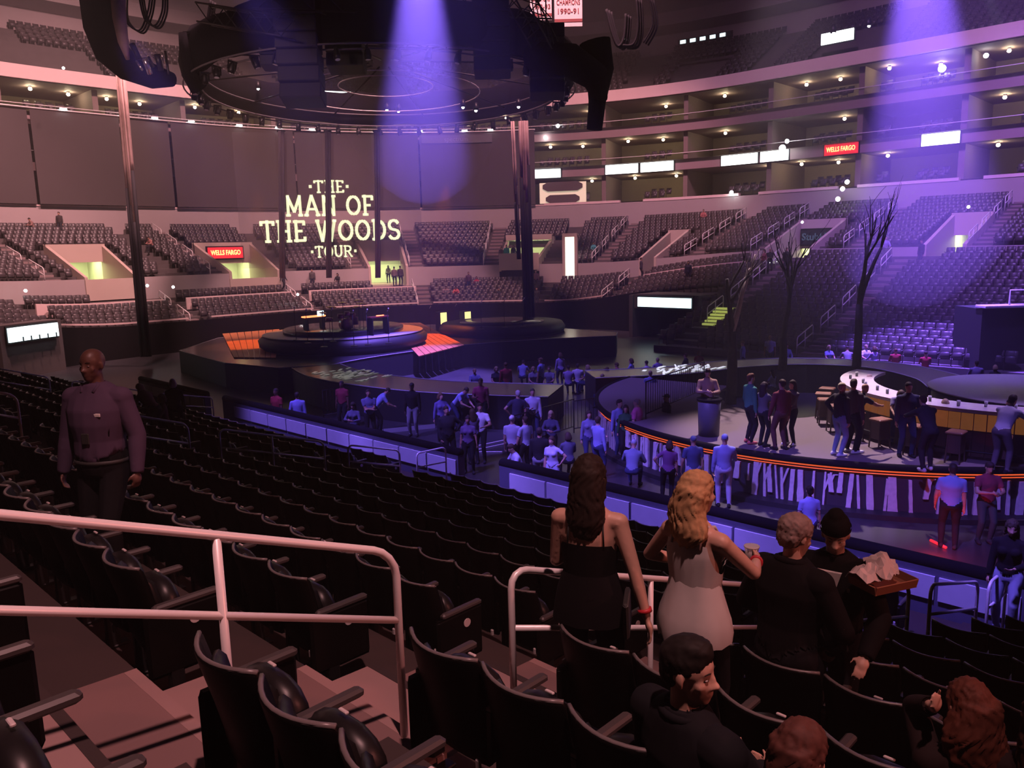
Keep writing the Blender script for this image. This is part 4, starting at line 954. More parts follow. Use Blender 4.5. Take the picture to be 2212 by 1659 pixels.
# translucent scrim carrying the projected title
m_ = bpy.data.materials.new('scrim'); m_.use_nodes = True; nt = m_.node_tree; nt.nodes.clear()
out = nt.nodes.new('ShaderNodeOutputMaterial'); mx = nt.nodes.new('ShaderNodeMixShader'); tr = nt.nodes.new('ShaderNodeBsdfTransparent'); df = nt.nodes.new('ShaderNodeBsdfDiffuse')
df.inputs[0].default_value = (.35,.3,.32,1); nz = nt.nodes.new('ShaderNodeTexNoise'); nz.inputs['Scale'].default_value = 3.0; mr = nt.nodes.new('ShaderNodeMapRange')
mr.inputs[3].default_value = .26; mr.inputs[4].default_value = .32; nt.links.new(nz.outputs[0], mr.inputs[0]); nt.links.new(mr.outputs[0], mx.inputs[0])
nt.links.new(tr.outputs[0], mx.inputs[1]); nt.links.new(df.outputs[0], mx.inputs[2]); nt.links.new(mx.outputs[0], out.inputs[0]); MATS['scrim'] = m_
mat('title_glow', (.9,.95,.6), .6, emit=(.90,.96,.55), estr=1.0)
sa, sb_ = atY(508, 560, 47.0), atY(912, 560, 50.0); sx = Vector((sb_.x-sa.x, sb_.y-sa.y, 0)); SL = sx.length; sx.normalize(); sn = Vector((sx.y, -sx.x, 0)); sn = sn if sn.y < 0 else -sn
def on_scrim(px, py):
    d = ray(px, py); c = Vector((0,0,EYE)); k = (sa-c).dot(sn)/d.dot(sn); P = c+d*k; return (P-sa).dot(sx), P.z
t = empty('projection_scrim', sa); tag(t, 'translucent hanging scrim with the pale projected tour title', 'screen')
xs = [on_scrim(px, 430)[0] for px in (508, 607, 707, 812, 912)]; zt, zb = on_scrim(700, 288)[1], on_scrim(700, 575)[1]
for i in range(4):
    x0, x1 = xs[i]+.1, xs[i+1]-.1; m = MB(); v = [sa+sx*x0, sa+sx*x1, sa+sx*x1, sa+sx*x0]; zz = [zb, zb, zt, zt]
    f = [Vector((p.x, p.y, z)) for p, z in zip(v, zz)]; m.add(f, [(0,1,2,3)]); child(m.build('scrim_panel', 'scrim'), t)
def put(text, px, py, hpx, wpx):
    x, z0 = on_scrim(px, py+hpx/2); _, z1 = on_scrim(px, py-hpx/2); h = z1-z0
    xl, _ = on_scrim(px-wpx/2, py); xr, _ = on_scrim(px+wpx/2, py); tot = sum(GL[c][0]+.08 for c in text)-.08; kx = (xr-xl)/(tot*h)
    x0 = -tot/2
    for ch in text:                    # one part for each letter
        w = GL[ch][0]
        if ch != ' ': m = MB(); strokes(m, ch, h, lambda a, b, d: Vector((sa.x, sa.y, 0))+sx*(x+(a+(x0+w/2)*h)*kx)+sn*(.03+d)+Vector((0,0,z0+b)), .17); child(m.build('projected_dot' if ch == '.' else 'projected_letter', 'title_glow'), t)
        x0 += w+.08
put('.THE.', 711, 403, 27, 90); put('MAN OF', 714, 444, 44, 190); put('THE WOODS', 718, 498, 46, 302); put('.TOUR.', 722, 543, 25, 102)
for px, lb in ((607,'left'),(707,'middle'),(812,'right')):
    a, b = on_scrim(px, 285), on_scrim(px+3, 600); tt = empty('dark_strip', Vector((sa.x, sa.y, 0))+sx*b[0]+sn*.35+Vector((0,0,b[1]))); tag(tt, 'dark hanging strip cutting through the projected title, %s of three' % lb, 'drape', 'dark strips before the title')
    m = MB()
    for q in range(4): m.tube([Vector((sa.x, sa.y, 0))+sx*(a[0]+(b[0]-a[0])*f-.12+q*.08)+sn*(.35+.03*(q % 2))+Vector((0,0,a[1]+(b[1]-a[1])*f)) for f in (0,.5,1)], .05, 6)
    child(m.build('strands', mat('strip_grey', (.24,.20,.22), .9), None, True), tt); m = MB(); m.box(Vector((sa.x, sa.y, 0))+sx*a[0]+sn*.35+Vector((0,0,a[1])), (.45,.12,.1)); child(m.build('clamp', 'dark_metal'), tt)

# ---- overhead ring truss with black drapes -----------------------------
RC = Vector((-7.6, 53.5, 0)); RR = 11.6
def rz_(y): return 16.2-(y-65)*(.5/23)
def RPt(ang, r=RR, dz=0.0): p = RC+Vector((r*math.cos(ang), r*math.sin(ang), 0)); p.z = rz_(p.y)+dz; return p
t = empty('ring_truss', RC+Vector((0,0,17))); tag(t, 'huge black draped ring truss hanging over the main stage', 'lighting rig')
K = 72
m = MB(); rings = []
for i in range(K):
    a = 2*PI*i/K; sag = .06*math.sin(i*2.1); w = .6+.06*math.sin(i*1.3); h = 1.6+.12*math.sin(i*.9+1)
    rings.append([RPt(a, RR+w*math.cos(q), .95+sag+h*math.sin(q)*.75) for q in [2*PI*k/10 for k in range(10)]])
m.loft(rings, closed=True); child(m.build('black_drape', 'black_drape', None, True), t)
for dz, r in ((-.35,RR-.5),(-.35,RR+.5),(.45,RR-.6)):
    m = MB(); m.tube([RPt(2*PI*i/K, r, dz) for i in range(K)], .05, 6, closed=True); child(m.build('chord', mat('chord_grey', (.12,.11,.12), .5), None, True), t)
for r, dz in ((6.0,-.2),(3.0,.2)):
    m = MB(); m.tube([RPt(2*PI*i/48, r, dz) for i in range(48)], .035, 6, closed=True); child(m.build('inner_ring', 'metal_rail', None, True), t)
for i in range(10):
    a = 2*PI*i/10+.2; m = MB(); m.tube([RPt(a, 1.0, 1.6), RPt(a, RR-.4, .3)], .06, 6); child(m.build('spoke', 'dark_metal', None, True), t)
# lamps hanging from the ring: each its own thing
hd = None
for i in range(46):
    a = 2*PI*i/46; p = RPt(a, RR-.1, -.38)
    if hd is None:
        hd = c = empty('stage_lamp', p); m = MB(); m.lathe([(.02,-.62),(.17,-.62),(.20,-.45),(.15,-.18),(.10,-.08),(.02,-.08)], seg=12); m.build('head', 'dark_metal', c, True)
        m = MB(); m.box((0,0,-.04), (.5,.14,.1)); m.box((-.23,0,-.25), (.04,.1,.4)); m.box((.23,0,-.25), (.04,.1,.4)); m.build('yoke', 'dark_metal', c); m = MB(); m.lathe([(.01,-.63),(.13,-.63),(.13,-.615),(.01,-.615)], seg=12); m.build('lens', 'glass', c)
    else: c = copy_tree(hd); c.location = p
    c.rotation_euler = (random.uniform(-.3,.3), random.uniform(-.3,.3), a); tag(c, 'black stage lamp under the ring truss, %s anticlockwise from its right end' % nth(i+1), 'stage lamp', 'stage lamps under the ring truss')
# glowing lit lenses: a few lamps at work
wl = MB(); wl.lathe([(.02,-.25),(.18,-.2),(.2,0),(.12,.3),(.02,.3)], seg=12); wl0 = None
for px, py, Y, lb in ((478,163,58,'working white stage lamp at the left of the ring truss'),(558,185,58,'working white stage lamp left of the title'),(1000,225,56,'working white stage lamp in the middle of the ring'),(1028,232,56,'working white stage lamp beside the middle one'),(1120,224,56,'working white stage lamp at the right of the ring'),(836,231,60,'small lit lamp over the title'),(861,234,60,'second small lit lamp over the title'),(1800,64,55,'distant beam lamp high at the right'),(1876,49,55,'second beam lamp high at the right')):
    p = atY(px, py, Y); c = empty('working_lamp', p); m = MB(); m.v, m.f = list(wl.v), list(wl.f); m.build('housing', 'dark_metal', c, True); m = MB(); m.ell((0,-.1,-.22), (.10,.06,.10)); m.build('lens', 'lamp_white', c, True); tag(c, lb, 'stage lamp')
# outer drape arc at the left with its chrome lamp cluster
t = empty('drape_arc', atY(230, 90, 40)); tag(t, 'thick black drape curling down at the upper left corner', 'drape')
m = MB(); m.tube([atY(225,-120,40), atY(218,0,40), atY(222,60,40), atY(240,110,40.5), atY(275,143,41), atY(330,165,42), atY(372,172,43)], [1.0,.95,.85,.8,.7,.6,.35], 14); child(m.build('drape_roll', 'black_drape', None, True), t)
m = MB(); m.tube([atY(252,-40,39.2), atY(258,40,39.2), atY(266,90,39.3), atY(276,128,39.8)], [.35,.32,.25,.1], 8); child(m.build('pale_strands', 'rope_pale_lit', None, True), t)
t = empty('drape_post', atY(405, 120, 46)); tag(t, 'short upright black drape at the left end of the ring truss', 'drape'); m = MB(); m.tube([atY(398,72,46), atY(402,110,46), atY(408,160,46.5), atY(430,192,47)], [.3,.35,.4,.5], 10); child(m.build('drape_roll', 'black_drape', None, True), t); m = MB(); m.box(atY(412,72,46), (.7,.4,.12)); child(m.build('clamp', 'dark_metal'), t)
t = empty('drape_tail', atY(1290, 200, 46)); tag(t, 'black drape tail hanging at the right end of the ring truss', 'drape'); m = MB(); m.tube([atY(1285,90,48), atY(1296,150,48), atY(1290,220,48), atY(1284,280,48)], [.9,.8,.5,.45], 12); child(m.build('drape_roll', 'black_drape', None, True), t); m = MB(); m.tube([atY(1150,120,44), atY(1230,130,46), atY(1285,165,47), atY(1298,215,48)], [.7,.9,.8,.4], 12); child(m.build('swag', 'black_drape', None, True), t)
mat('chrome', (.8,.7,.7), .18, .9)
t = empty('lamp_cluster', atY(330, 120, 40)); tag(t, 'cluster of shiny lamps and rods hanging at the upper left', 'lamp cluster')
for i in range(9):
    a, b = (285+i*9, 95+((i*37) % 40)), (300+i*8, 128+((i*23) % 38)); m = MB(); m.tube([atY(*a, 40+.2*(i % 3)), atY(*b, 40+.15*(i % 4))], .06 if i % 3 else .14, 7); child(m.build('rod' if i % 3 else 'lamp_head', 'chrome' if i % 2 else 'dark_metal', None, True), t)
# black equipment masses and sagging cables under the roof
def cable(pts, Y, r, label, n=3):
    t = empty('cable_loop', atY(*pts[0], Y)); tag(t, label, 'cable', 'sagging cables under the roof')
    for q in range(n):
        P = [atY(x+q*5, y+q*3, Y+q*.1) for x, y in spl(pts, 5)]; m = MB(); m.tube(P, r, 6); child(m.build('strand', 'rope_dark', None, True), t)
cable([(265,-10),(268,40),(300,66),(318,30),(325,-10)], 42, .045, 'dark cable loop at the far upper left'); cable([(300,-10),(312,40),(335,55),(350,25),(352,-10)], 42, .045, 'dark cable loop beside the first one')
cable([(455,0),(447,60),(452,115)], 46, .07, 'straight dark cable drop left of the rig'); cable([(495,20),(505,80),(525,106),(540,80),(545,30)], 46, .04, 'sagging cable loop near the warm lamp'); cable([(470,40),(478,80),(480,115)], 46, .09, 'thick hanging cable bag left of the rig')
cable([(1310,20),(1322,70),(1335,100),(1348,80),(1352,30)], 52, .09, 'cable bags hanging right of the banners'); cable([(1375,-5),(1378,60),(1368,95),(1345,98)], 52, .08, 'cable bag beside the bright lamp'); cable([(1402,-5),(1410,50),(1390,92)], 52, .06, 'rightmost sagging cable under the roof')
def truss(a, b, w, label, mt='dark_metal'):
    t = empty('truss', a.lerp(b, .5)); tag(t, label, 'truss', 'roof trusses of the rig'); d = (b-a); L = d.length; d.normalize(); s = d.cross(Vector((0,0,1))).normalized()*w/2; u = Vector((0,0,w/2)); cs = [s+u, s-u, -s-u, -s+u]
    for c in cs: m = MB(); m.tube([a+c, b+c], .05, 6); child(m.build('chord', mt, None, True), t)
    m = MB(); n = int(L/w); 
    for i in range(n):
        p, q = a+d*(L*i/n), a+d*(L*(i+1)/n)
        for j in range(4): m.tube([p+cs[j], q+cs[(j+1) % 4]], .03, 5)
    child(m.build('lattice', mt, None, True), t)
truss(atY(540,-5,40), atY(1180,20,46), 1.3, 'long dark lattice truss across the top of the picture'); truss(atY(560,60,44), atY(1130,85,48), 1.1, 'second dark lattice truss just above the ring'); truss(atY(440,30,43), atY(620,60,40), .9, 'short dark truss beside the warm lamp'); truss(atY(1120,-10,40), atY(1190,120,46), 1.0, 'dark truss slanting behind the banners')
def speaker_mass(px, py, Y, d, label, n=5):
    t = empty('speaker_array', atY(px, py, Y)); tag(t, label, 'loudspeaker', 'hanging loudspeaker arrays'); 
    for i in range(n): m = MB(); m.bbox((0,.06*i*i*.2,-i*d*.62), (d*1.6,d,d*.58), .04, RX(-.06*i)); m.build('cabinet', 'stage_side', t)
    m = MB(); m.tube([(0,0,d*.3),(0,0,d*3)], .04, 6); m.build('hanging_chain', 'dark_metal', t)
speaker_mass(640, 20, 42, 1.3, 'black hanging speaker array left of the purple beam', 6); speaker_mass(740, 5, 44, 1.2, 'black hanging speaker array in the purple beam', 5); speaker_mass(1060, 15, 44, 1.2, 'black hanging speaker array beside the banners', 5); speaker_mass(1180, 70, 46, 1.2, 'black hanging speaker array right of centre', 5); speaker_mass(590, 60, 43, .9, 'small black speaker array at the left of the rig', 4)
t = empty('red_sign_box', atY(640,0,43)); tag(t, 'small red lit panel at the top edge of the rig', 'sign'); m = MB(); m.box((0,-.9,0), (1.7,.1,.6)); m.build('lit_face', mat('red_soft', (.6,.02,.04), .6, emit=(.9,.02,.06), estr=.5), t); m = MB(); m.box((0,-.8,0), (1.8,.1,.7)); m.build('back', 'dark_metal', t)
# championship banners
mat('banner_cloth', (.62,.55,.53), .8, var=.05); mat('banner_print', (.22,.05,.05), .8)
def banner(x0, x1, ytop, ybot, Y, lines, label):
    a, b = atY(x0, ybot, Y), atY(x1, ybot, Y); ux = (b-a); ux.z = 0; w = ux.length; ux.normalize(); z0 = a.z; z1 = atY(x0, ytop, Y).z; h = z1-z0; nrm = Vector((ux.y,-ux.x,0)); c = a+ux*w/2
    t = empty('banner', Vector((c.x, c.y, z0))); tag(t, label, 'banner', 'banners under the roof'); m = MB(); m.add([a+nrm*0, a+ux*w, a+ux*w+Vector((0,0,h)), a+Vector((0,0,h)), a-nrm*.03, a+ux*w-nrm*.03, a+ux*w+Vector((0,0,h))-nrm*.03, a+Vector((0,0,h))-nrm*.03], [(0,1,2,3),(7,6,5,4),(0,4,5,1),(1,5,6,2),(2,6,7,3),(3,7,4,0)]); child(m.build('cloth', 'banner_cloth'), t)
    m = MB(); q = a+nrm*.02; m.hexa([q+Vector((0,0,h*.10)), q+ux*w+Vector((0,0,h*.10)), q+ux*w+nrm*.01+Vector((0,0,h*.10)), q+nrm*.01+Vector((0,0,h*.10)), q+Vector((0,0,h*.17)), q+ux*w+Vector((0,0,h*.17)), q+ux*w+nrm*.01+Vector((0,0,h*.17)), q+nrm*.01+Vector((0,0,h*.17))]); child(m.build('stripe', 'banner_print'), t)
    for i, tx in enumerate(lines):
        o = text_mesh('print', tx, h*.17, MATS['banner_print'], c+nrm*.03+Vector((0,0,h*(.34+.20*(len(lines)-1-i)))), ux, (0,0,1), None, .005, .006); xs_ = [v.co.x for v in o.data.vertices]; k = min(1.0, w*.84/(max(xs_)-min(xs_)))
        for v in o.data.vertices: v.co.x *= k
        child(o, t)
banner(1146, 1192, -40, 44, 58, ['DIVISION','CHAMPIONS','1992-93'], 'white banner with dark red print, left of two, partly hidden'); banner(1198, 1258, -38, 58, 58, ['DIVISION','CHAMPIONS','1990-91'], 'white banner with dark red print, right of two')

# ================================================================== people
def V3(*p): return Vector(p)
def cap(mb, a, b, ra, rb, seg=10):
    a, b = Vector(a), Vector(b); d = b-a
    if d.length < 1e-4: return mb.ell(a, (ra,)*3)
    t = d.normalized(); rings = []; pts = []; rs = []
    for q in (1.5, 1.2, .8, .4): pts.append(a-t*ra*math.sin(q)); rs.append(max(.002, ra*math.cos(q)))
    pts += [a, (a+b)/2, b]; rs += [ra, (ra+rb)/2, rb]
    for q in (.4, .8, 1.2, 1.5): pts.append(b+t*rb*math.sin(q)); rs.append(max(.002, rb*math.cos(q)))
    mb.tube(pts, rs, seg)
def ik(a, c, l1, l2, pole):            # middle joint of a two-bone chain
    a, c, pole = Vector(a), Vector(c), Vector(pole); d = c-a; L = min(d.length, (l1+l2)*.999); t = d.normalized()
    x = (l1*l1-l2*l2+L*L)/(2*L); h = math.sqrt(max(0, l1*l1-x*x))
    p = pole-t*pole.dot(t); p = p.normalized() if p.length > 1e-5 else Vector((0,0,1))
    return a+t*x+p*h, a+t*L
def remesh(mb, voxel, smooth=4, dec=1.0):
    o = mb.build('tmp'); r = o.modifiers.new('r', 'REMESH'); r.mode = 'VOXEL'; r.voxel_size = voxel
    s = o.modifiers.new('s', 'SMOOTH'); s.factor = .5; s.iterations = smooth
    if dec < 1: d = o.modifiers.new('d', 'DECIMATE'); d.ratio = dec
    dg = bpy.context.evaluated_depsgraph_get(); me = bpy.data.meshes.new_from_object(o.evaluated_get(dg))
    old = o.data; bpy.data.objects.remove(o); bpy.data.meshes.remove(old)
    me.polygons.foreach_set('use_smooth', [True]*len(me.polygons)); return me
def seg_dist(P, a, b):
    a = np.array(a); b = np.array(b); d = b-a; L = d@d
    t = np.clip(((P-a)@d)/(L if L > 1e-9 else 1), 0, 1); return np.linalg.norm(P-(a+t[:,None]*d), axis=1)
def submesh(me, mask, off, name):      # garment: the marked faces moved outward
    nv = len(me.vertices); co = np.empty(nv*3); me.vertices.foreach_get('co', co); co = co.reshape(-1,3)
    no = np.empty(nv*3); me.vertices.foreach_get('normal', no); no = no.reshape(-1,3)
    polys = [p.vertices[:] for p, k in zip(me.polygons, mask) if k]
    used = sorted(set(i for p in polys for i in p)); mp = {v: i for i, v in enumerate(used)}
    cnt = {}
    for p in polys:
        for i in range(len(p)):
            e = tuple(sorted((p[i], p[(i+1) % len(p)]))); cnt[e] = cnt.get(e, 0)+1
    rim = set(v for e, c in cnt.items() if c == 1 for v in e)
    o_ = np.array([off if v not in rim else off*.75 for v in used])
    vs = [tuple(q) for q in (co[used]+no[used]*o_[:,None])]; fs = [tuple(mp[i] for i in p) for p in polys]
    # hem: fold the rim back inside
    k = len(vs); rl = sorted(rim); rm = {v: k+i for i, v in enumerate(rl)}
    vs += [tuple(co[v]-no[v]*.004) for v in rl]
    for e, c in cnt.items():
        if c == 1: fs.append((mp[e[0]], mp[e[1]], rm[e[1]], rm[e[0]]))
    m2 = bpy.data.meshes.new(name); m2.from_pydata(vs, [], fs); m2.polygons.foreach_set('use_smooth', [True]*len(m2.polygons)); return m2

POSE0 = dict(pelvis=(0,0,.93), lean=0.0, side=0.0, twist=0.0, head=(0,0), hl=(-.26,.04,.80), hr=(.26,.04,.80), fl=(-.11,0), fr=(.11,0),
             el=(-.5,-.6,0), er=(.5,-.6,0), kl=(-.1,1,0), kr=(.1,1,0), fem=False, fat=0.0, curl=.5, zf=0.0, hip_w=.0, palm_l=None, palm_r=None)
def body(pose, sleeves='short', legs='long', voxel=.024, hero=False, neck=0.0, skirt=False, dec=1.0):
    p = dict(POSE0); p.update(pose); mb = MB(); bones = []
    def bone(a, b, ra, rb, lab): cap(mb, a, b, ra, rb); bones.append((tuple(a), tuple(b), (ra+rb)/2, lab))
    fem = p['fem']; fat = p['fat']; pel = Vector(p['pelvis'])
    Ms = RZ(p['twist']) @ RY(p['side']) @ RX(-p['lean'])
    def sp(x, y, z): return pel + Ms @ Vector((x, y, z))
    sw = .165 if fem else .19
    # torso loft
    if fem: prof = [(-.10,.145,.10,.0),(-.04,.175,.118,-.01),(.04,.172,.112,-.008),(.15,.128,.092,.0),(.26,.145,.105,.006),(.36,.160,.112,.008),(.44,.155,.09,.0),(.50,.115,.07,-.008),(.54,.062,.055,-.005)]
    else: prof = [(-.10,.14,.10,.0),(-.04,.165,.115,-.005),(.05,.162,.112,.0),(.16,.150,.106,.004),(.28,.172,.116,.006),(.38,.188,.120,.004),(.46,.180,.095,-.004),(.52,.125,.075,-.01),(.56,.068,.060,-.006)]
    rings = []; K = 16
    for z, rx, ry, yo in prof:
        rx *= 1+fat*.5; ry *= 1+fat
        if fat and z < .3: yo += fat*.05
        rings.append([sp(rx*math.cos(2*PI*k/K), yo+ry*math.sin(2*PI*k/K), z) for k in range(K)])
    mb.loft(rings)
    top_z = prof[-1][0]
    bones.append((tuple(sp(0,0,.06)), tuple(sp(0,0,.44)), .15, 1)); bones.append((tuple(sp(-.06,0,-.02)), tuple(sp(.06,0,-.02)), .13, 2))
    if fem:
        for sx in (-1, 1): mb.ell(sp(sx*.075,.085,.34), (.062,.055,.062), Ms)
    # neck and head
    nb = sp(0,-.005,top_z-.08); hy, hp = p['head']
    Mh = Ms @ RZ(hy) @ RX(-hp)
    hc = sp(0,.012,top_z+.145) + (Mh @ Vector((0,.02,.02)) - Ms @ Vector((0,.02,.02)))
    bone(nb, hc-Mh @ Vector((0,.012,.06)), .056 if fem else .062, .05 if fem else .056, 0)
    bones.append((tuple(hc-Mh @ Vector((0,0,.04))), tuple(hc+Mh @ Vector((0,0,.05))), .09, 0))
    def H(x, y, z): return hc + Mh @ Vector((x, y, z))
    sc = .96 if fem else 1.0
    mb.ell(H(0,-.012,.028), (.076*sc,.098*sc,.092*sc), Mh, 14, 10)
    mb.ell(H(0,.022,-.035), (.060*sc,.070*sc,.080*sc), Mh, 12, 9)
    mb.ell(H(0,.050,-.088), (.034*sc,.036*sc,.028), Mh, 10, 7)         # chin
    if hero:
        mb.ell(H(0,.085,-.008), (.013,.016,.030), Mh @ RX(.25)); mb.ell(H(0,.100,-.026), (.017,.016,.014), Mh)     # nose
        mb.ell(H(.013,.090,-.030), (.011,.012,.010), Mh); mb.ell(H(-.013,.090,-.030), (.011,.012,.010), Mh)
        mb.ell(H(0,.070,.030), (.046,.012,.010), Mh)                                                             # brow
        mb.ell(H(0,.083,-.058), (.024,.011,.007), Mh); mb.ell(H(0,.081,-.069), (.022,.011,.008), Mh)              # lips
        for sx in (-1, 1):
            mb.ell(H(sx*.038,.052,-.022), (.026,.022,.026), Mh)                                                    # cheek
            mb.ell(H(sx*.078,-.012,-.004), (.010,.018,.032), Mh @ RZ(sx*-.35)); mb.ell(H(sx*.076,-.006,-.026), (.008,.010,.012), Mh)
    else:
        mb.ell(H(0,.096,-.020), (.013,.018,.022), Mh)
        for sx in (-1, 1): mb.ell(H(sx*.076,-.012,-.004), (.012,.018,.030), Mh)
    # arms
    hands = {}
    for sx, key, pk in ((-1,'hl','el'), (1,'hr','er')):
        sh = sp(sx*sw,-.005,.445 if fem else .462); tgt = Vector(p[key])
        lu, lf = (.275,.245) if fem else (.295,.262)
        el, wr = ik(sh, tgt, lu, lf, Vector(p[pk]))
        k = .84 if fem else 1.0; k *= 1+fat*.25
        bone(sp(sx*(sw-.05),-.005,.45 if fem else .465), sh, .062*k, .062*k, 0 if sleeves == 'none' else 1)
        la = {'none': 0, 'short': 1, 'long': 1}[sleeves]; lb = 1 if sleeves == 'long' else 0
        mid = sh.lerp(el, .55)
        bone(sh, mid, .058*k, .052*k, la); bone(mid, el, .052*k, .045*k, lb if sleeves != 'short' else 0)
        bone(el, el.lerp(wr, .35), .045*k, .044*k, lb); bone(el.lerp(wr, .35), wr, .044*k, .030*k, lb)
        # hand
        d = (wr-el).normalized(); pr = p['palm_l' if sx < 0 else 'palm_r']; side = Vector(pr) if pr else Vector((-sx*.3, .9, .1))
        side = side-d*side.dot(d); side.normalize()                       # towards the thumb
        nrm = d.cross(side).normalized()*(1 if sx > 0 else -1)              # out of the back of the hand
        cu = p['curl'] if not isinstance(p['curl'], (tuple, list)) else p['curl'][0 if sx < 0 else 1]
        pc = wr+d*.055
        mb.ell(pc, (.045,.040,.020), Matrix((d, side, nrm)).transposed().to_3x3(), 10, 8); bones.append((tuple(wr), tuple(wr+d*.1), .035, 4))
        fr_ = .0085 if hero else .011
        for q, (so, ln) in enumerate(((.030,.072),(.010,.080),(-.010,.074),(-.029,.058))):
            b0 = wr+d*.085+side*so; ang = cu*.9; a1 = d*math.cos(ang)-nrm*math.sin(ang); a2 = d*math.cos(ang*2.1)-nrm*math.sin(ang*2.1)
            b1 = b0+a1*ln*.5; b2 = b1+a2*ln*.5
            cap(mb, b0-d*.02, b1, fr_, fr_, 8); cap(mb, b1, b2, fr_, fr_*.8, 8); bones.append((tuple(b0), tuple(b2), .01, 4))
        t0 = wr+d*.03+side*.028; t1 = t0+(d*.6+side*.75-nrm*.25*cu).normalized()*.038; t2 = t1+(d*.9+side*.15-nrm*.6*cu).normalized()*.032
        cap(mb, t0, t1, fr_*1.25, fr_*1.1, 8); cap(mb, t1, t2, fr_*1.1, fr_*.85, 8); bones.append((tuple(t0), tuple(t2), .01, 4))
        hands['l' if sx < 0 else 'r'] = (wr, d, side, nrm, el, sh)
    # legs
    for sx, key, pk in ((-1,'fl','kl'), (1,'fr','kr')):
        hp_ = sp(sx*(.095 if not fem else .1), 0, -.02); f = p[key]; zf = f[2] if len(f) > 2 else 0.0
        an = Vector((f[0], f[1], .085+zf)); kn, an = ik(hp_, an, .43, .43, Vector(p[pk]))
        k = (.95 if fem else 1.0)*(1+fat*.2)
        ll = 2 if legs in ('long','short') else 0; l3 = 2 if legs == 'long' else 0
        bone(hp_, hp_.lerp(kn, .5), .092*k, .078*k, ll); bone(hp_.lerp(kn, .5), kn, .078*k, .058*k, ll)
        bone(kn, kn.lerp(an, .35), .057*k, .058*k, l3); bone(kn.lerp(an, .35), an, .058*k, .038*k, l3)
        yw = f[3] if len(f) > 3 else sx*-.15; fd = Vector((math.sin(-yw), math.cos(yw), 0))
        z0 = an.z-.085
        he = Vector((an.x, an.y, z0+.040))-fd*.05; to = he+fd*.20; to.z = z0+.033
        bone(an, he, .040, .042, 3); bone(he, to-fd*.04, .042, .044, 3); bone(to-fd*.04, to, .044, .034, 3)
    if skirt:
        rings = []
        for z, rx in ((.06,.15),(-.05,.19),(-.25,.22),(-.42,.235)): rings.append([sp(rx*math.cos(2*PI*k/K), rx*.72*math.sin(2*PI*k/K), z) for k in range(K)])
        mb.loft(rings); bones.append((tuple(sp(0,0,.0)), tuple(sp(0,0,-.4)), .2, 2))
    me = remesh(mb, voxel, 3 if not hero else 5, dec)
    n = len(me.polygons); cen = np.empty(n*3); me.polygons.foreach_get('center', cen); cen = cen.reshape(-1,3)
    best = np.full(n, 1e9); lab = np.zeros(n, int)
    for a, b, r, l in bones:
        q = seg_dist(cen, a, b)-r; m = q < best; best[m] = q[m]; lab[m] = l
    out = {'body': me, 'labels': lab, 'centers': cen, 'head': (hc, Mh), 'hands': hands, 'sp': sp, 'Ms': Ms, 'bones': bones}
    return out
def garments(b, voxel, loose=.014):
    lab = b['labels']; res = {}
    for l, nm, off in ((1,'top',loose), (2,'trousers',.012), (3,'shoes',.007)):
        mk = lab == l
        if mk.sum() > 8: res[nm] = submesh(b['body'], mk, off, nm)
    return res
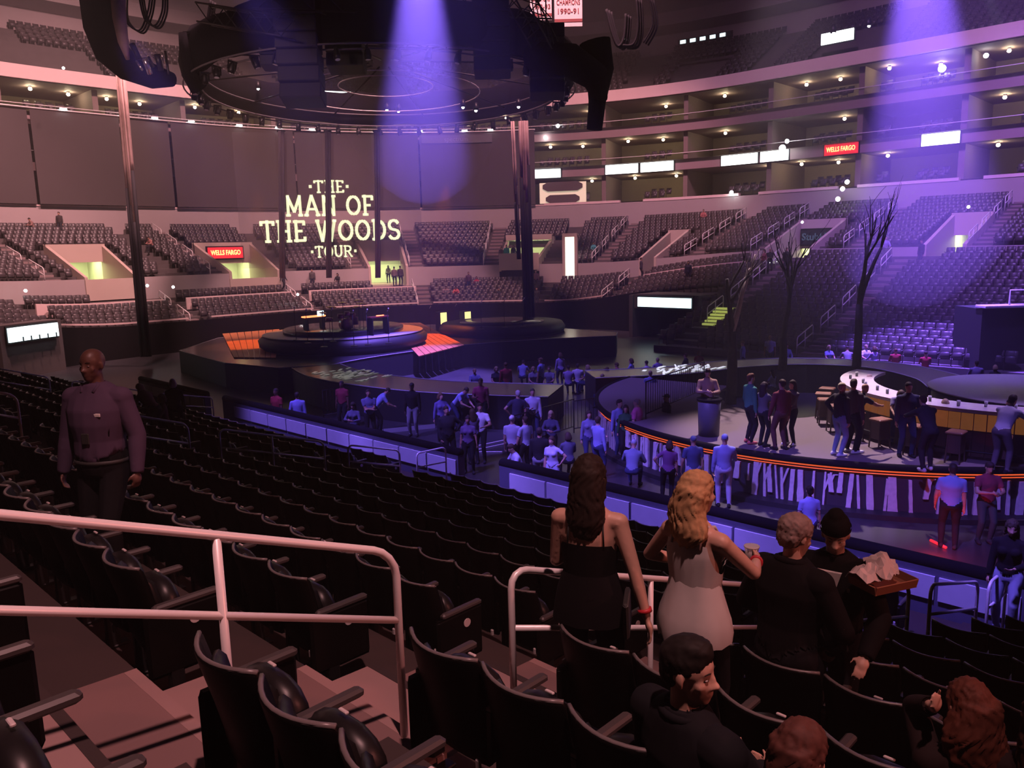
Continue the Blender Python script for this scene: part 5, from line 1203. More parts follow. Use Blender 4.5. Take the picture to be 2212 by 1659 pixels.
def hair_mesh(b, kind, voxel=.02, seed=0):
    hc, Mh = b['head']; mb = MB(); rr = random.Random(seed)
    def H(x, y, z): return hc + Mh @ Vector((x, y, z))
    if kind == 'bald': return None
    mb.ell(H(0,-.022,.046), (.083,.100,.085), Mh, 14, 10)
    if kind == 'fluffy': mb.ell(H(0,-.03,.05), (.094,.112,.094), Mh, 14, 10); mb.ell(H(0,-.062,.0), (.086,.07,.085), Mh)
    if kind == 'short': mb.ell(H(0,-.055,.005), (.076,.062,.075), Mh)
    if kind == 'crop': mb.ell(H(0,.035,.082), (.062,.045,.032), Mh); mb.ell(H(0,-.058,.0), (.074,.058,.078), Mh); mb.ell(H(0,.0,.105), (.066,.080,.035), Mh)
    if kind == 'cap': mb.ell(H(0,.10,.055), (.065,.075,.012), Mh)
    if kind in ('long','wavy','bob'):
        L = {'bob': .17, 'long': .38, 'wavy': .34}[kind]; rings = []; K = 14
        up = Vector((0,0,1)); back = Mh @ Vector((0,-1,0)); side = Mh @ Vector((1,0,0)); side.z = 0; side.normalize(); bk = Vector((back.x, back.y, 0)); bk = bk.normalized() if bk.length > .1 else Vector((0,-1,0))
        N = 9
        for i in range(N):
            t = i/(N-1); z = .05-t*L
            w = .086+.022*math.sin(t*2.2)-(.05*max(0, t-.75)*4*.7); d = .062+.012*math.sin(t*3)-(.03*max(0, t-.8)*4)
            if kind == 'wavy': w *= 1.0+.28*math.sin(min(1, t*1.6)*1.5); d *= 1.15
            wob = .012*math.sin(t*9+1) if kind == 'wavy' else 0.0
            c = H(0,-.045,0)+bk*(.015+.02*t)+Vector((0,0,z))+side*wob
            rings.append([c+side*(w*math.cos(2*PI*k/K)*(1+(.06*math.sin(k*3+t*11) if kind == 'wavy' else .02*math.sin(k*4))))+bk*(d*math.sin(2*PI*k/K)) for k in range(K)])
        mb.loft(rings)
        for sx in (-1, 1): cap(mb, H(sx*.07,.0,.04), H(sx*.078,-.015,-.10), .022, .018)
    if kind == 'bun': mb.ell(H(0,-.055,.0), (.076,.062,.075), Mh); mb.ell(H(0,-.10,.10), (.045,.045,.045), Mh)
    me = remesh(mb, voxel, 3)
    if voxel < .015:                   # strands: relief stretched along the fall of the hair
        nv = len(me.vertices); no = np.empty(nv*3); me.vertices.foreach_get('normal', no); no = no.reshape(-1,3); co = np.empty(nv*3); me.vertices.foreach_get('co', co); co = co.reshape(-1,3)
        fx, fz, am = (75, 9, .010) if kind in ('long','wavy','bob') else ((55, 40, .005) if kind != 'fluffy' else (60, 60, .010))
        if kind == 'wavy': am = .011; fz = 16
        d = np.array([mnoise.noise(Vector((p[0]*fx+3*math.sin(p[2]*25), p[1]*fx, p[2]*fz))) for p in co])
        co = co+no*(d*am)[:,None]; me.vertices.foreach_set('co', co.reshape(-1)); me.update()
    return me
mat('skin_light', (.50,.29,.215), .5, var=.05); mat('skin_tan', (.42,.23,.16), .5, var=.05); mat('skin_dark', (.12,.055,.04), .45, var=.06)
def cmat(c, rough=.85):
    nm = 'cloth_%02x%02x%02x' % tuple(int(255*min(1, x)) for x in c)
    return mat(nm, c, rough, var=.18, scale=5, spec=.12)
def hmat(c):
    nm = 'hair_%02x%02x%02x' % tuple(int(255*min(1, x)) for x in c)
    return mat(nm, c, .68, var=.4, scale=30, spec=.22)
ARMS = dict(
 stand=dict(), rest=dict(hl=(-.27,.10,.86), hr=(.25,.02,.82), fl=(-.13,.02), fr=(.12,-.03)),
 phone=dict(hl=(-.10,.30,1.14), hr=(.09,.32,1.18), head=(0,.35), fl=(-.10,.03), fr=(.11,-.02), palm_l=(.3,.2,.9), palm_r=(-.3,.2,.9), curl=.8),
 cross=dict(hl=(.10,.20,1.12), hr=(-.10,.22,1.10), el=(-.8,-.1,-.4), er=(.8,-.1,-.4), curl=.6),
 hip=dict(hl=(-.20,.02,1.02), el=(-1,-.25,0), hr=(.27,.06,.84), side=.05, pelvis=(.03,0,.93), curl=.9),
 talk=dict(hl=(-.18,.30,1.12), hr=(.27,.05,.82), twist=.12, head=(.3,0)),
 walk=dict(hl=(-.24,.20,.88), hr=(.24,-.16,.84), fl=(-.09,-.26,.03), fr=(.09,.26), lean=.06, pelvis=(0,0,.90)),
 lean=dict(lean=.5, pelvis=(0,-.30,.92), hl=(-.16,.42,1.12), hr=(.16,.40,1.12), head=(0,-.25), fl=(-.12,-.32), fr=(.12,-.20)),
 bend=dict(lean=.75, pelvis=(0,-.18,.90), hl=(-.12,.50,.86), hr=(.14,.48,.88), head=(0,.1), fl=(-.12,-.10), fr=(.12,-.02)),
 sit=dict(pelvis=(0,-.06,.53), hl=(-.12,.30,.66), hr=(.12,.30,.66), fl=(-.12,.40), fr=(.12,.42), kl=(-.1,.3,1), kr=(.1,.3,1), lean=.05),
 sitlean=dict(pelvis=(0,-.06,.53), lean=.38, hl=(-.14,.46,.70), hr=(.12,.44,.72), fl=(-.13,.38), fr=(.13,.36), kl=(-.1,.3,1), kr=(.1,.3,1), head=(0,.1)),
 sitphone=dict(pelvis=(0,-.06,.53), hl=(-.08,.30,.86), hr=(.08,.30,.88), fl=(-.12,.40), fr=(.12,.42), kl=(-.1,.3,1), kr=(.1,.3,1), head=(0,.4), curl=.8),
 drink=dict(hl=(-.26,.05,.82), hr=(.10,.30,1.16), er=(.6,-.5,-.5), fl=(-.12,.02), fr=(.12,-.04), curl=.8))
PC = {}
def proto(pose, fem, sleeves, legs, fat):
    key = (pose, fem, sleeves, legs, fat)
    if key not in PC:
        p = dict(ARMS[pose]); p['fem'] = fem; p['fat'] = fat
        b = body(p, sleeves, legs, .026); g = garments(b, .026); PC[key] = (b, g, {})
    return PC[key]
def child_mesh(nm, me, m, parent):
    o = bpy.data.objects.new(nm, me); COL.objects.link(o); o.parent = parent
    if not me.materials: me.materials.append(None)
    o.material_slots[0].link = 'OBJECT'; o.material_slots[0].material = m; return o
PEOPLE = []
def person(loc, yaw, H, pose='stand', fem=False, top=(.1,.1,.1), bottom=(.03,.03,.04), hair='short', hc=(.03,.02,.015), skin='skin_light', shoe=(.03,.03,.03), sleeves='short', legs='long', fat=0.0, label='', group='people on the arena floor', cat='person'):
    b, g, hs = proto(pose, fem, sleeves, legs, fat)
    t = empty('person', loc, yaw); t.scale = (H/1.77,)*3
    child_mesh('body', b['body'], MATS[skin], t)
    for nm, c in (('top', top), ('trousers', bottom), ('shoes', shoe)):
        if nm in g: child_mesh(nm, g[nm], cmat(c), t)
    if hair != 'bald':
        if hair not in hs: hs[hair] = hair_mesh(b, hair, .02)
        child_mesh('cap' if hair == 'cap' else 'hair', hs[hair], hmat(hc), t)
    tag(t, label, cat, group); PEOPLE.append(t); return t
def yaw_to(p, q): d = Vector(q)-Vector(p); return math.atan2(d.y, d.x)-PI/2
def yaw_cam(deg):                       # 0 = facing away along +Y, 90 = to the left of the picture, 180 = towards the camera
    return math.radians(deg)
SKN = {'l': 'skin_light', 't': 'skin_tan', 'd': 'skin_dark'}
def crowd(x, y, z, H, yaw, pose='stand', fem=0, top=(.1,.1,.1), bottom=(.03,.03,.04), hair='short', hc=(.03,.02,.015), skin='l', sleeves='short', legs='long', fat=0.0, label='', group='people on the arena floor', feet=False, shoe=(.03,.03,.03)):
    sit = pose.startswith('sit'); hz = H*(1.37/1.77 if sit else (1.58/1.77 if pose == 'lean' else (1.42/1.77 if pose == 'bend' else 1.0)))
    p = onz(x, y, z) if feet else onz(x, y, z+hz)
    p = Vector((p.x, p.y, z)); return person(p, math.radians(yaw), H, pose, bool(fem), top, bottom, hair, hc, SKN[skin], shoe, sleeves, legs, fat, label, group)

# ------------------------------------------------------------------ people on the floor: (head x, head y, base z, height, yaw, ...)
LB, WH, NV_, BK, RD, GY = (.30,.34,.50), (.75,.75,.78), (.04,.05,.12), (.015,.015,.018), (.28,.03,.04), (.22,.22,.25)
F = [
 (595,838,0,1.75,150,'stand',0,RD,BK,'short',(.03,.02,.02),'d','short','person in a dark red shirt by the left end of the front wall'),
 (641,846,0,1.72,10,'rest',0,(.28,.30,.62),BK,'short',(.03,.02,.02),'t','long','person in a blue shirt seen from behind, left end of the front wall'),
 (737,822,0,1.75,160,'stand',0,(.22,.03,.05),BK,'short',(.03,.02,.02),'d','short','dim person in dark red below the left catwalk'),
 (762,866,0,1.66,170,'phone',1,(.12,.12,.2),BK,'long',(.03,.02,.02),'l','long','person with a pale scarf left of the blue-shirted man'),
 (795,840,0,1.78,200,'cross',0,(.16,.16,.3),BK,'short',(.03,.02,.02),'t','short','person in a dim blue top half behind the bending man'),
 (818,846,0,1.8,-70,'bend',0,(.28,.32,.62),BK,'short',(.04,.03,.02),'l','short','man in a blue shirt bending to the right near the front wall'),
 (889,826,0,1.86,170,'stand',0,BK,GY,'cap',(.02,.02,.02),'d','long','tall dark person with grey trouser legs below the catwalk'),
 (951,846,0,1.72,200,'talk',1,(.12,.11,.26),BK,'bob',(.10,.06,.03),'l','long','woman in purple left of the bending person'),
 (991,842,0,1.78,-120,'bend',0,(.30,.34,.62),NV_,'short',(.04,.03,.02),'l','short','person in pale blue leaning over beside the red shirt'),
 (1038,816,.0,1.86,170,'drink',0,(.22,.035,.08),BK,'short',(.02,.015,.012),'d','short','man in a wine red shirt with a white badge'),
 (968,876,0,1.80,-160,'hip',0,(.03,.03,.035),BK,'crop',(.05,.04,.03),'l','long','big man in a dark jacket left of the white T-shirt'),
 (1010,896,0,1.68,175,'rest',1,(.16,.11,.22),BK,'bun',(.03,.02,.02),'t','short','woman in a purple top just left of the man in white'),
 (1036,870,0,1.80,165,'talk',0,WH,BK,'crop',(.03,.02,.015),'t','short','man in a white T-shirt and black trousers'),
 (1020,880,.0,1.70,20,'phone',1,(.15,.12,.2),BK,'long',(.06,.04,.02),'l','long','dim woman right behind the man in white'),
 (1114,842,0,1.84,15,'hip',0,(.05,.05,.09),BK,'short',(.45,.42,.42),'l','short','grey-haired man in a dark vest seen from behind'),
 (1150,838,0,1.80,185,'drink',0,(.55,.56,.7),NV_,'short',(.05,.04,.03),'l','long','man in a pale blue shirt looking into his hands'),
 (1190,884,0,1.68,170,'phone',1,(.08,.08,.14),BK,'long',(.45,.33,.2),'l','long','blond woman in dark clothes in the crowd'),
 (1106,896,0,1.74,-20,'stand',0,(.5,.5,.62),BK,'cap',(.7,.7,.75),'l','short','man in a white shirt and white cap seen from behind'),
 (1134,898,0,1.70,40,'rest',0,(.5,.52,.66),BK,'short',(.05,.03,.02),'l','short','man in a pale shirt beside the white cap'),
 (1120,952,0,1.72,110,'sitlean',0,(.45,.46,.6),(.35,.36,.45),'crop',(.05,.03,.02),'l','short','crouching person in a pale shirt by the front wall'),
 (1165,922,0,1.76,-15,'stand',0,BK,GY,'short',(.03,.02,.02),'t','long','man all in black with pale trousers by the front wall'),
 (1196,940,0,1.66,150,'hip',1,(.5,.5,.66),(.4,.42,.55),'long',(.05,.03,.02),'l','short','woman with a pale bag at the front wall'),
 (1226,930,0,1.70,10,'sit',1,(.10,.10,.16),BK,'bob',(.05,.03,.02),'l','long','dark seated person left of the dark-haired woman'),
 (1272,884,0,1.70,190,'rest',1,(.20,.20,.36),NV_,'long',(.04,.03,.02),'l','long','woman in dim blue above the dark-haired woman'),
 (1292,898,0,1.74,-60,'talk',0,(.24,.26,.5),NV_,'short',(.05,.03,.02),'l','long','man in a blue sweater behind the dark-haired woman'),
 (1338,862,0,1.78,200,'talk',0,(.26,.28,.55),NV_,'crop',(.03,.02,.02),'l','long','man in a blue shirt left of the pink shirt'),
 (1352,872,0,1.70,170,'stand',1,(.03,.10,.05),BK,'long',(.03,.02,.02),'t','long','person in a dark green sparkling top'),
 (1376,860,0,1.84,60,'drink',0,(.55,.12,.28),NV_,'short',(.25,.2,.18),'l','short','large man in a pink shirt beside the platform'),
 (1366,948,0,1.72,-20,'sitlean',0,(.22,.25,.40),NV_,'cap',(.45,.47,.6),'l','long','man in a cap crouching beside the wall, seen from behind'),
 (1441,948,0,1.62,-10,'hip',1,(.20,.08,.22),BK,'bob',(.05,.03,.02),'l','short','woman with a pale tote bag in front of the platform'),
 (1498,940,0,1.70,5,'rest',0,(.08,.10,.22),(.4,.42,.55),'cap',(.10,.12,.22),'l','short','man in a navy shirt and cap in front of the platform'),
 (1566,936,0,1.80,-8,'drink',0,(.30,.33,.62),(.50,.50,.66),'cap',(.22,.25,.5),'l','long','man in a light blue hooded jacket and pale trousers'),
 (1750,1046,0,1.60,0,'stand',1,(.30,.31,.62),NV_,'bun',(.02,.015,.015),'l','short','person in a pale blue top with dark hair, before the birch skirt'),
 (2060,1000,0,1.78,-25,'rest',0,(.24,.27,.50),BK,'short',(.02,.015,.015),'t','short','broad man in a blue shirt before the birch skirt at the right'),
 (2138,996,0,1.74,175,'phone',0,(.22,.035,.06),(.04,.06,.06),'crop',(.03,.02,.02),'t','short','person in a dark red shirt looking down at the right'),
 (2182,860,.0,1.74,80,'stand',1,BK,BK,'long',(.03,.02,.02),'l','long','dim person standing at the right behind the bar end'),
]
for e in F: crowd(*e[:6], fem=e[6], top=e[7], bottom=e[8], hair=e[9], hc=e[10], skin=e[11], sleeves=e[12], label=e[13], fat=.3 if any(k in e[13] for k in ('big','broad','large')) else 0.0)
B = [
 (1622,806,1.2,1.80,-75,'rest',0,(.05,.17,.12),BK,'crop',(.12,.05,.02),'l','long','man in a dark green jacket and black trousers on the platform',(.6,.15,.12)),
 (1651,822,1.2,1.66,-60,'phone',1,(.10,.10,.11),BK,'long',(.03,.02,.02),'t','short','woman in a grey top in the middle of the group of four',BK),
 (1690,818,1.2,1.76,20,'rest',0,(.13,.03,.035),(.10,.04,.04),'short',(.05,.03,.02),'l','long','man in a maroon jacket seen from behind in the group of four',BK),
 (1712,818,1.2,1.68,120,'cross',1,(.12,.11,.12),BK,'long',(.03,.02,.015),'l','long','woman with long dark hair and white shoes at the right of the group of four',(.8,.8,.8)),
 (1668,796,1.2,1.6,40,'sit',1,(.6,.6,.7),NV_,'long',(.04,.03,.02),'l','short','person in a white top seated behind the group of four',BK),
 (1529,794,1.2,1.78,175,'phone',0,(.32,.20,.15),(.05,.04,.04),'crop',(.03,.02,.02),'l','long','man in a tan jacket looking down behind the waste barrel',BK),
 (1815,824,1.2,1.78,-70,'hip',0,(.05,.045,.05),(.24,.30,.48),'short',(.62,.55,.40),'l','long','blond man in a dark jacket and blue jeans at the bar',(.6,.6,.6)),
 (1845,818,1.2,1.80,-65,'talk',0,(.10,.08,.10),BK,'crop',(.05,.04,.03),'l','long','man in a dark jacket standing between the two men at the bar',(.7,.7,.7)),
 (1866,836,1.2,1.76,-75,'lean',0,(.05,.05,.055),BK,'bald',(0,0,0),'l','short','bald man in black leaning on the bar counter',(.8,.8,.8)),
 (1880,806,1.2,1.62,-60,'sit',1,(.40,.30,.42),NV_,'wavy',(.45,.32,.4),'l','long','person in fluffy pink seated behind the bald man',BK),
 (1996,862,1.2,1.74,5,'lean',0,(.02,.02,.024),BK,'short',(.04,.025,.02),'t','long','man in a black sweater seen from behind at the bar',(.4,.4,.4)),
 (2042,858,1.2,1.68,-15,'sit',1,(.26,.19,.17),BK,'long',(.45,.32,.25),'l','long','woman with long fair hair sitting at the bar',BK),
 (2186,862,1.2,1.78,-60,'lean',0,(.62,.6,.68),(.12,.10,.12),'crop',(.04,.03,.02),'l','long','person in a white shirt bending over the bar at the right edge',BK),
 (1944,846,1.2,1.68,160,'bend',1,(.24,.22,.36),NV_,'bob',(.08,.05,.04),'l','short','bartender stooping behind the counter',BK),
 (1964,824,1.2,1.78,175,'rest',0,(.07,.07,.14),NV_,'short',(.03,.02,.02),'l','long','bartender in dark clothes standing behind the counter',BK),
 (1440,850,0,1.76,100,'stand',0,BK,BK,'cap',(.02,.02,.02),'d','long','dark person standing at the platform barrier',BK),
]
for e in B:
    pz = onz(e[0], e[1], 1.2+e[3]*{'lean':.893,'bend':.80,'sit':.774}.get(e[5], 1.0)); bn_, ba_ = NA(pz); rr_ = math.hypot(bn_-BC[0], ba_-BC[1]); an_ = math.atan2(ba_-BC[1], bn_-BC[0]) % (2*PI)
    if rr_ < rin(an_)+.2 and math.radians(97) < an_ < math.radians(200): e = e[:2]+(0.0,)+e[3:]
    crowd(*e[:6], fem=e[6], top=e[7], bottom=e[8], hair=e[9], hc=e[10], skin=e[11], sleeves=e[12], label=e[13], shoe=e[14], group='people on the bar platform')
# seated and standing people farther back on the floor, each singled out by clothing and neighbours
rr = random.Random(21)
BACK = [(1025,796,'sit'),(1072,790,'sit'),(1092,782,'stand'),(1128,776,'sitlean'),(1152,790,'sit'),(1168,772,'stand'),(1186,790,'sit'),(1210,760,'stand'),(1228,788,'sit'),(1248,784,'sit'),(1268,786,'sit'),(1310,792,'sit'),(1330,782,'sitphone'),(1362,772,'sit'),(1396,778,'sit'),(1420,772,'sit'),(1300,806,'sitphone'),(1405,800,'stand'),(1480,762,'sit'),(1510,756,'sit'),
        (1605,736,'stand'),(1664,724,'stand'),(1792,744,'sit'),(1832,746,'sitlean'),(1872,744,'sit'),(1888,746,'sit'),(2000,758,'sit'),(2110,778,'sit'),(2150,786,'sit'),(1935,752,'sit'),(1700,742,'sit')]
cn = {'blue': (.24,.27,.52), 'white': (.6,.6,.7), 'dark': (.03,.03,.05), 'red': (.30,.03,.05), 'grey': (.20,.20,.26), 'lilac': (.34,.28,.5)}
order = ['blue','white','grey','dark','lilac','blue','red','white','grey','blue','lilac']
where = lambda x: 'left of the seated crowd' if x < 1110 else ('in the thick of the seated crowd' if x < 1285 else ('beside the shimmering catwalk' if x < 1520 else ('behind the bare trees' if x < 1780 else 'in the floor rows at the right')))
for i, (x, y, ps) in enumerate(BACK):
    c = order[(i*3+i//4) % len(order)] if x not in (1210, 1605, 1664) else ('lilac' if x == 1210 else ('blue' if x == 1605 else 'white'))
    if x == 2000: c = 'red'
    fem = i % 3 == 1; hr = ('long','bob','bun')[i % 3] if fem else ('short','crop','cap')[i % 3]
    crowd(x, y, 0.0, 1.62+.14*rr.random(), rr.choice((20,-15,150,190,60)), ps, fem=fem, top=cn[c], bottom=NV_, hair=hr, hc=rr.choice(((.03,.02,.02),(.10,.06,.03),(.3,.22,.12))), skin=rr.choice('llt'), sleeves=rr.choice(('short','long')),
          label='%s person in %s, %s there, %s' % ('seated' if ps[:3] == 'sit' else 'standing', c, ('first','second','third','fourth','fifth','sixth','seventh','eighth','ninth','tenth','eleventh')[sum(1 for q in BACK[:i] if where(q[0]) == where(x))]+' from left', where(x)), group='people far back on the floor')
# spectators in the far stands (head pixel, distance)
S_ = [(610,576,60.5,1.74,-100,'walk',0,(.05,.05,.06),'short','usher in black walking behind the far lower rows'),(673,576,62,1.72,180,'stand',0,(.10,.09,.09),'short','figure in grey standing at the far cross wall'),(728,588,62.5,1.70,170,'sit',1,(.03,.03,.03),'bob','seated figure in black with a white drink, far lower tier'),
 (838,572,66,1.72,20,'stand',1,(.12,.08,.08),'long','left one of three people leaving through the third entrance'),(851,576,66.3,1.70,0,'stand',0,(.16,.12,.12),'short','middle one of three people at the third entrance'),(864,574,66.6,1.74,-10,'stand',0,(.06,.05,.05),'short','right one of three people at the third entrance'),
 (1083,536,70,1.7,170,'stand',0,(.16,.12,.12),'short','grey figure beside the person in green'),(1094,534,70,1.7,170,'stand',0,(.06,.45,.33),'short','person in a bright green top on the open landing'),(1109,534,70.5,1.7,170,'stand',1,(.05,.05,.06),'bob','dark figure right of the person in green'),
 (325,508,60,1.7,150,'sitlean',0,(.4,.2,.18),'short','lone spectator in red and white sitting in the left second tier'),(66,452,62,1.7,150,'sitlean',0,(.30,.18,.16),'short','spectator bending over high at the far left'),(125,448,62,1.74,180,'stand',0,(.06,.05,.05),'short','dark figure standing high at the far left'),
 (963,614,65,1.7,180,'sitlean',0,(.35,.25,.25),'short','grey spectator leaning over in the far lower rows'),(985,617,64,1.7,180,'sitlean',1,(.65,.16,.12),'bob','spectator in orange red in the far lower rows'),(1012,588,67,1.72,180,'stand',0,(.10,.06,.07),'short','spectator standing with a dark ball shape, far lower rows'),(1029,594,67,1.7,180,'sit',1,(.40,.06,.08),'long','spectator in red right of the standing one'),
 (1077,620,65,1.7,180,'sit',0,(.04,.04,.05),'short','dark spectator alone in the far lower rows'),(1157,580,66,1.74,180,'stand',0,(.28,.16,.18),'short','person walking down beside the dark column'),(1159,622,64,1.7,170,'stand',0,(.04,.04,.05),'short','dark person standing at the foot of the column stairs'),
 (1260,520,71,1.7,175,'sit',0,(.10,.06,.07),'short','dark spectator left of the one in turquoise'),(1282,518,71,1.68,175,'sit',1,(.10,.38,.42),'bob','spectator in turquoise in the second tier'),(1385,556,66,1.74,-90,'stand',0,(.06,.05,.07),'short','figure leaning at the narrow bright doorway'),(1520,450,66,1.7,170,'sit',0,(.4,.14,.14),'short','spectator in red high in the right second tier'),
 (1651,536,57,1.72,120,'stand',1,(.25,.06,.08),'long','person in red left of the two dark guards'),(1664,534,57,1.74,170,'cross',0,(.02,.02,.025),'bald','dark guard with folded arms in the lit entrance'),(1700,535,56,1.76,175,'stand',0,(.02,.02,.025),'short','dark guard standing at the right of the lit entrance'),(1992,513,51.5,1.74,100,'stand',0,(.02,.02,.03),'short','dark figure in the right edge entrance'),
 (1487,560,58,1.7,180,'stand',0,(.05,.05,.07),'short','dark figure behind the ledge over the corner tunnel'),(1915,505,54,1.7,180,'sit',0,(.3,.25,.5),'short','pale spectator sitting low in the right second tier')]
def os_of(n, a):                        # stand coordinates (offset from the floor edge, position along the ring)
    x, y = n-CN, a-CA
    if y <= 22: return (x-13.0, y) if x > 0 else (-x-13.0, 131-y)
    if x > 4.5: return math.hypot(x-4.5, y-22)-8.5, 22+39*math.degrees(math.atan2(y-22, x-4.5))/90
    if x >= -4.5: return y-30.5, 61+(4.5-x)
    return math.hypot(x+4.5, y-22)-8.5, 70+39*math.degrees(math.atan2(-(x+4.5), y-22))/90
def stand_z(n, a):
    o, s = os_of(n, a)
    for i, (g0, g1) in enumerate(VOMS):
        if g0+.15 < s < g1-.15 and 15.9 < o < 25: return VZ[i]
    if o < 0: return 0.0
    if o < 9.5: return znear(.8+.96*int(max(0, o-.8)/.96)) if s < 14.2 else 0.0
    if o < 15.2: return zlow(9.5+.92*int((o-9.5)/.92), s)
    if o < 16.3: return 99.0
    return z2(16+.9*int((o-16)/.9), s) if o < 26.8 else 99.0
for x, y, Y, H, yw, ps, fem, c, hr, lb in S_:
    hz = H*(1.37/1.77 if ps[:3] == 'sit' else 1.0); best = (1e9, Y)
    for q in range(-100, 101):
        h = atY(x, y, Y+q*.12); dz = abs(h.z-hz-stand_z(*NA(h))); best = min(best, (dz+.012*abs(q*.12), Y+q*.12))
    Y = best[1]; h = atY(x, y, Y); h.z = stand_z(*NA(h))+hz if best[0] < .6 else h.z; hz = H*(1.37/1.77 if ps[:3] == 'sit' else 1.0); n, a = NA(h)
    p = Vector((h.x, h.y, h.z-hz)); person(p, math.radians(yw), H, ps, bool(fem), c, (.03,.03,.04), hr, (.03,.02,.02), 'skin_tan', (.05,.05,.05), 'long', 'long', 0.0, lb, 'spectators in the far stands')
# people in the near stand beyond the second aisle
crowd(372, 815, 1.5, 1.68, 20, 'stand', 1, BK, BK, 'bob', (.62,.5,.38), 'l', 'long', label='spectator with white blond hair standing in the third aisle', group='people in the near stand')
crowd(318, 838, 1.8, 1.70, 60, 'bend', 1, (.16,.06,.05), BK, 'long', (.3,.16,.10), 'l', 'long', label='spectator in dim red bending over seats at the left', group='people in the near stand')
crowd(345, 848, 1.6, 1.66, 120, 'sit', 1, (.10,.04,.04), BK, 'bob', (.08,.04,.03), 'l', 'long', label='spectator sitting beside the white blond one', group='people in the near stand')

# ================================================================== the large foreground figures
def hero(name_label, base, yaw, H, pose, sleeves='none', legs='long', skin='skin_light', top=(.02,.02,.02), bottom=(.015,.015,.015), shoe=(.02,.02,.02), hair=None, hc=(.02,.015,.01), loose=.016, voxel=.009, top_mat=None, group='people in the near stand', hat=None, dec=.55):
    b = body(pose, sleeves, legs, voxel, True, dec=dec); g = garments(b, voxel, loose)
    t = empty('person', base, yaw); t.scale = (H/1.77,)*3
    child_mesh('body', b['body'], MATS[skin], t)
    for nm, c in (('top', top), ('trousers', bottom), ('shoes', shoe)):
        if nm in g: child_mesh(nm, g[nm], cmat(c), t)
    if hair: child_mesh('hair', hair_mesh(b, hair, .010), hmat(hc), t)
    tag(t, name_label, 'person', group); return t, b
def eyes(t, b, brow=(.02,.015,.01)):
    hc, Mh = b['head']; mat('eye_white', (.34,.28,.26), .4); mat('iris', (.03,.02,.015), .3)
    for sx in (-1, 1):
        c = hc+Mh @ Vector((sx*.031,.071,.006)); m = MB(); m.ell(c, (.010,.008,.004), Mh); e = m.build('eye', 'eye_white', t, True); m = MB(); m.ell(c+Mh @ Vector((0,.0072,0)), (.0035,.002,.003), Mh); m.build('iris', 'iris', e, True)
        m = MB(); m.tube([hc+Mh @ Vector((sx*x,y,z)) for x, y, z in ((.016,.080,.028),(.030,.079,.033),(.046,.068,.030))], [.0025,.003,.0015], 6); m.build('eyebrow', hmat(brow), t, True)
def wristband(t, b, side, col='band_red', w=.022):
    wr, d, sd, nm, el, sh = b['hands'][side]; mat('band_red', (.45,.02,.03), .5); m = MB(); M = d.to_track_quat('Z', 'Y').to_matrix(); m.lathe([(.030,-w/2),(.038,-w/2),(.038,w/2),(.030,w/2)], wr-d*.035, 18, M); m.build('wristband', 'band_red', t, True)
def hold(b, t, side): wr, d, sd, nm, el, sh = b['hands'][side]; return Matrix.LocRotScale(t.location, t.rotation_euler, t.scale), wr+d*.09-nm*.035, d, sd, nm
def basepos(px, py, Y, H, z): h = atY(px, py, Y); return Vector((h.x, h.y, z))

# usher walking along the row
z = zk(-1); z = zk(0); p = basepos(196, 738, 6.3, 1.74, z)
us, b = hero('usher in a purple shirt with a name tag, walking along a row at the left', p, math.radians(172), 1.93, dict(hl=(-.30,.06,.86), hr=(.30,.05,.84), head=(-.1,.05), fl=(-.10,.12), fr=(.11,-.08), fat=.28, curl=.7), 'long', skin='skin_dark', top=(.085,.055,.10), bottom=(.008,.008,.010))
eyes(us, b); sp = b['sp']
m = MB(); m.bbox(sp(-.085,.158,.36), (.075,.012,.026), .004, b['Ms']); m.build('name_tag', mat('tag_white', (.8,.75,.72), .5), us)
m = MB(); m.tube([sp(-.07,.02,.55), sp(-.06,.12,.45), sp(.0,.17,.22), sp(.06,.12,.45), sp(.07,.02,.55)], .009, 6); m.build('lanyard', 'ink', us, True)
m = MB(); m.bbox(sp(0,.178,.19), (.06,.012,.08), .004, b['Ms']); m.build('badge', 'ink', us)
m = MB(); K = 24; m.tube([sp(.168*1.14*math.cos(2*PI*i/K), .004+.122*1.30*math.sin(2*PI*i/K), .0) for i in range(K)], .018, 8, closed=True); m.build('belt', 'ink', us, True)
m = MB(); [m.tube([sp(sx*.02,.02,.575), sp(sx*.06,.055,.555), sp(sx*.045,.10,.515)], [.02,.018,.012], 8) for sx in (-1,1)]; m.build('collar', cmat((.085,.055,.10)), us, True)

# woman in the black top
z = ZC[2]; p = basepos(1272, 945, 4.45, 1.76, z)
w1, b = hero('woman with long dark hair in a black halter top, seen from behind by the rail', p, math.radians(-14), 1.90, dict(fem=True, twist=-.10, head=(-.15,.10), hl=(-.04,.24,1.16), el=(-.6,-.5,-.7), hr=(.34,-.10,.80), er=(.6,-.8,.1), fl=(-.09,.06), fr=(.10,-.04), curl=(.6,.35)), 'none', top=(.006,.005,.006), bottom=(.006,.006,.007), hair='long', hc=(.018,.010,.008))
sp = b['sp']
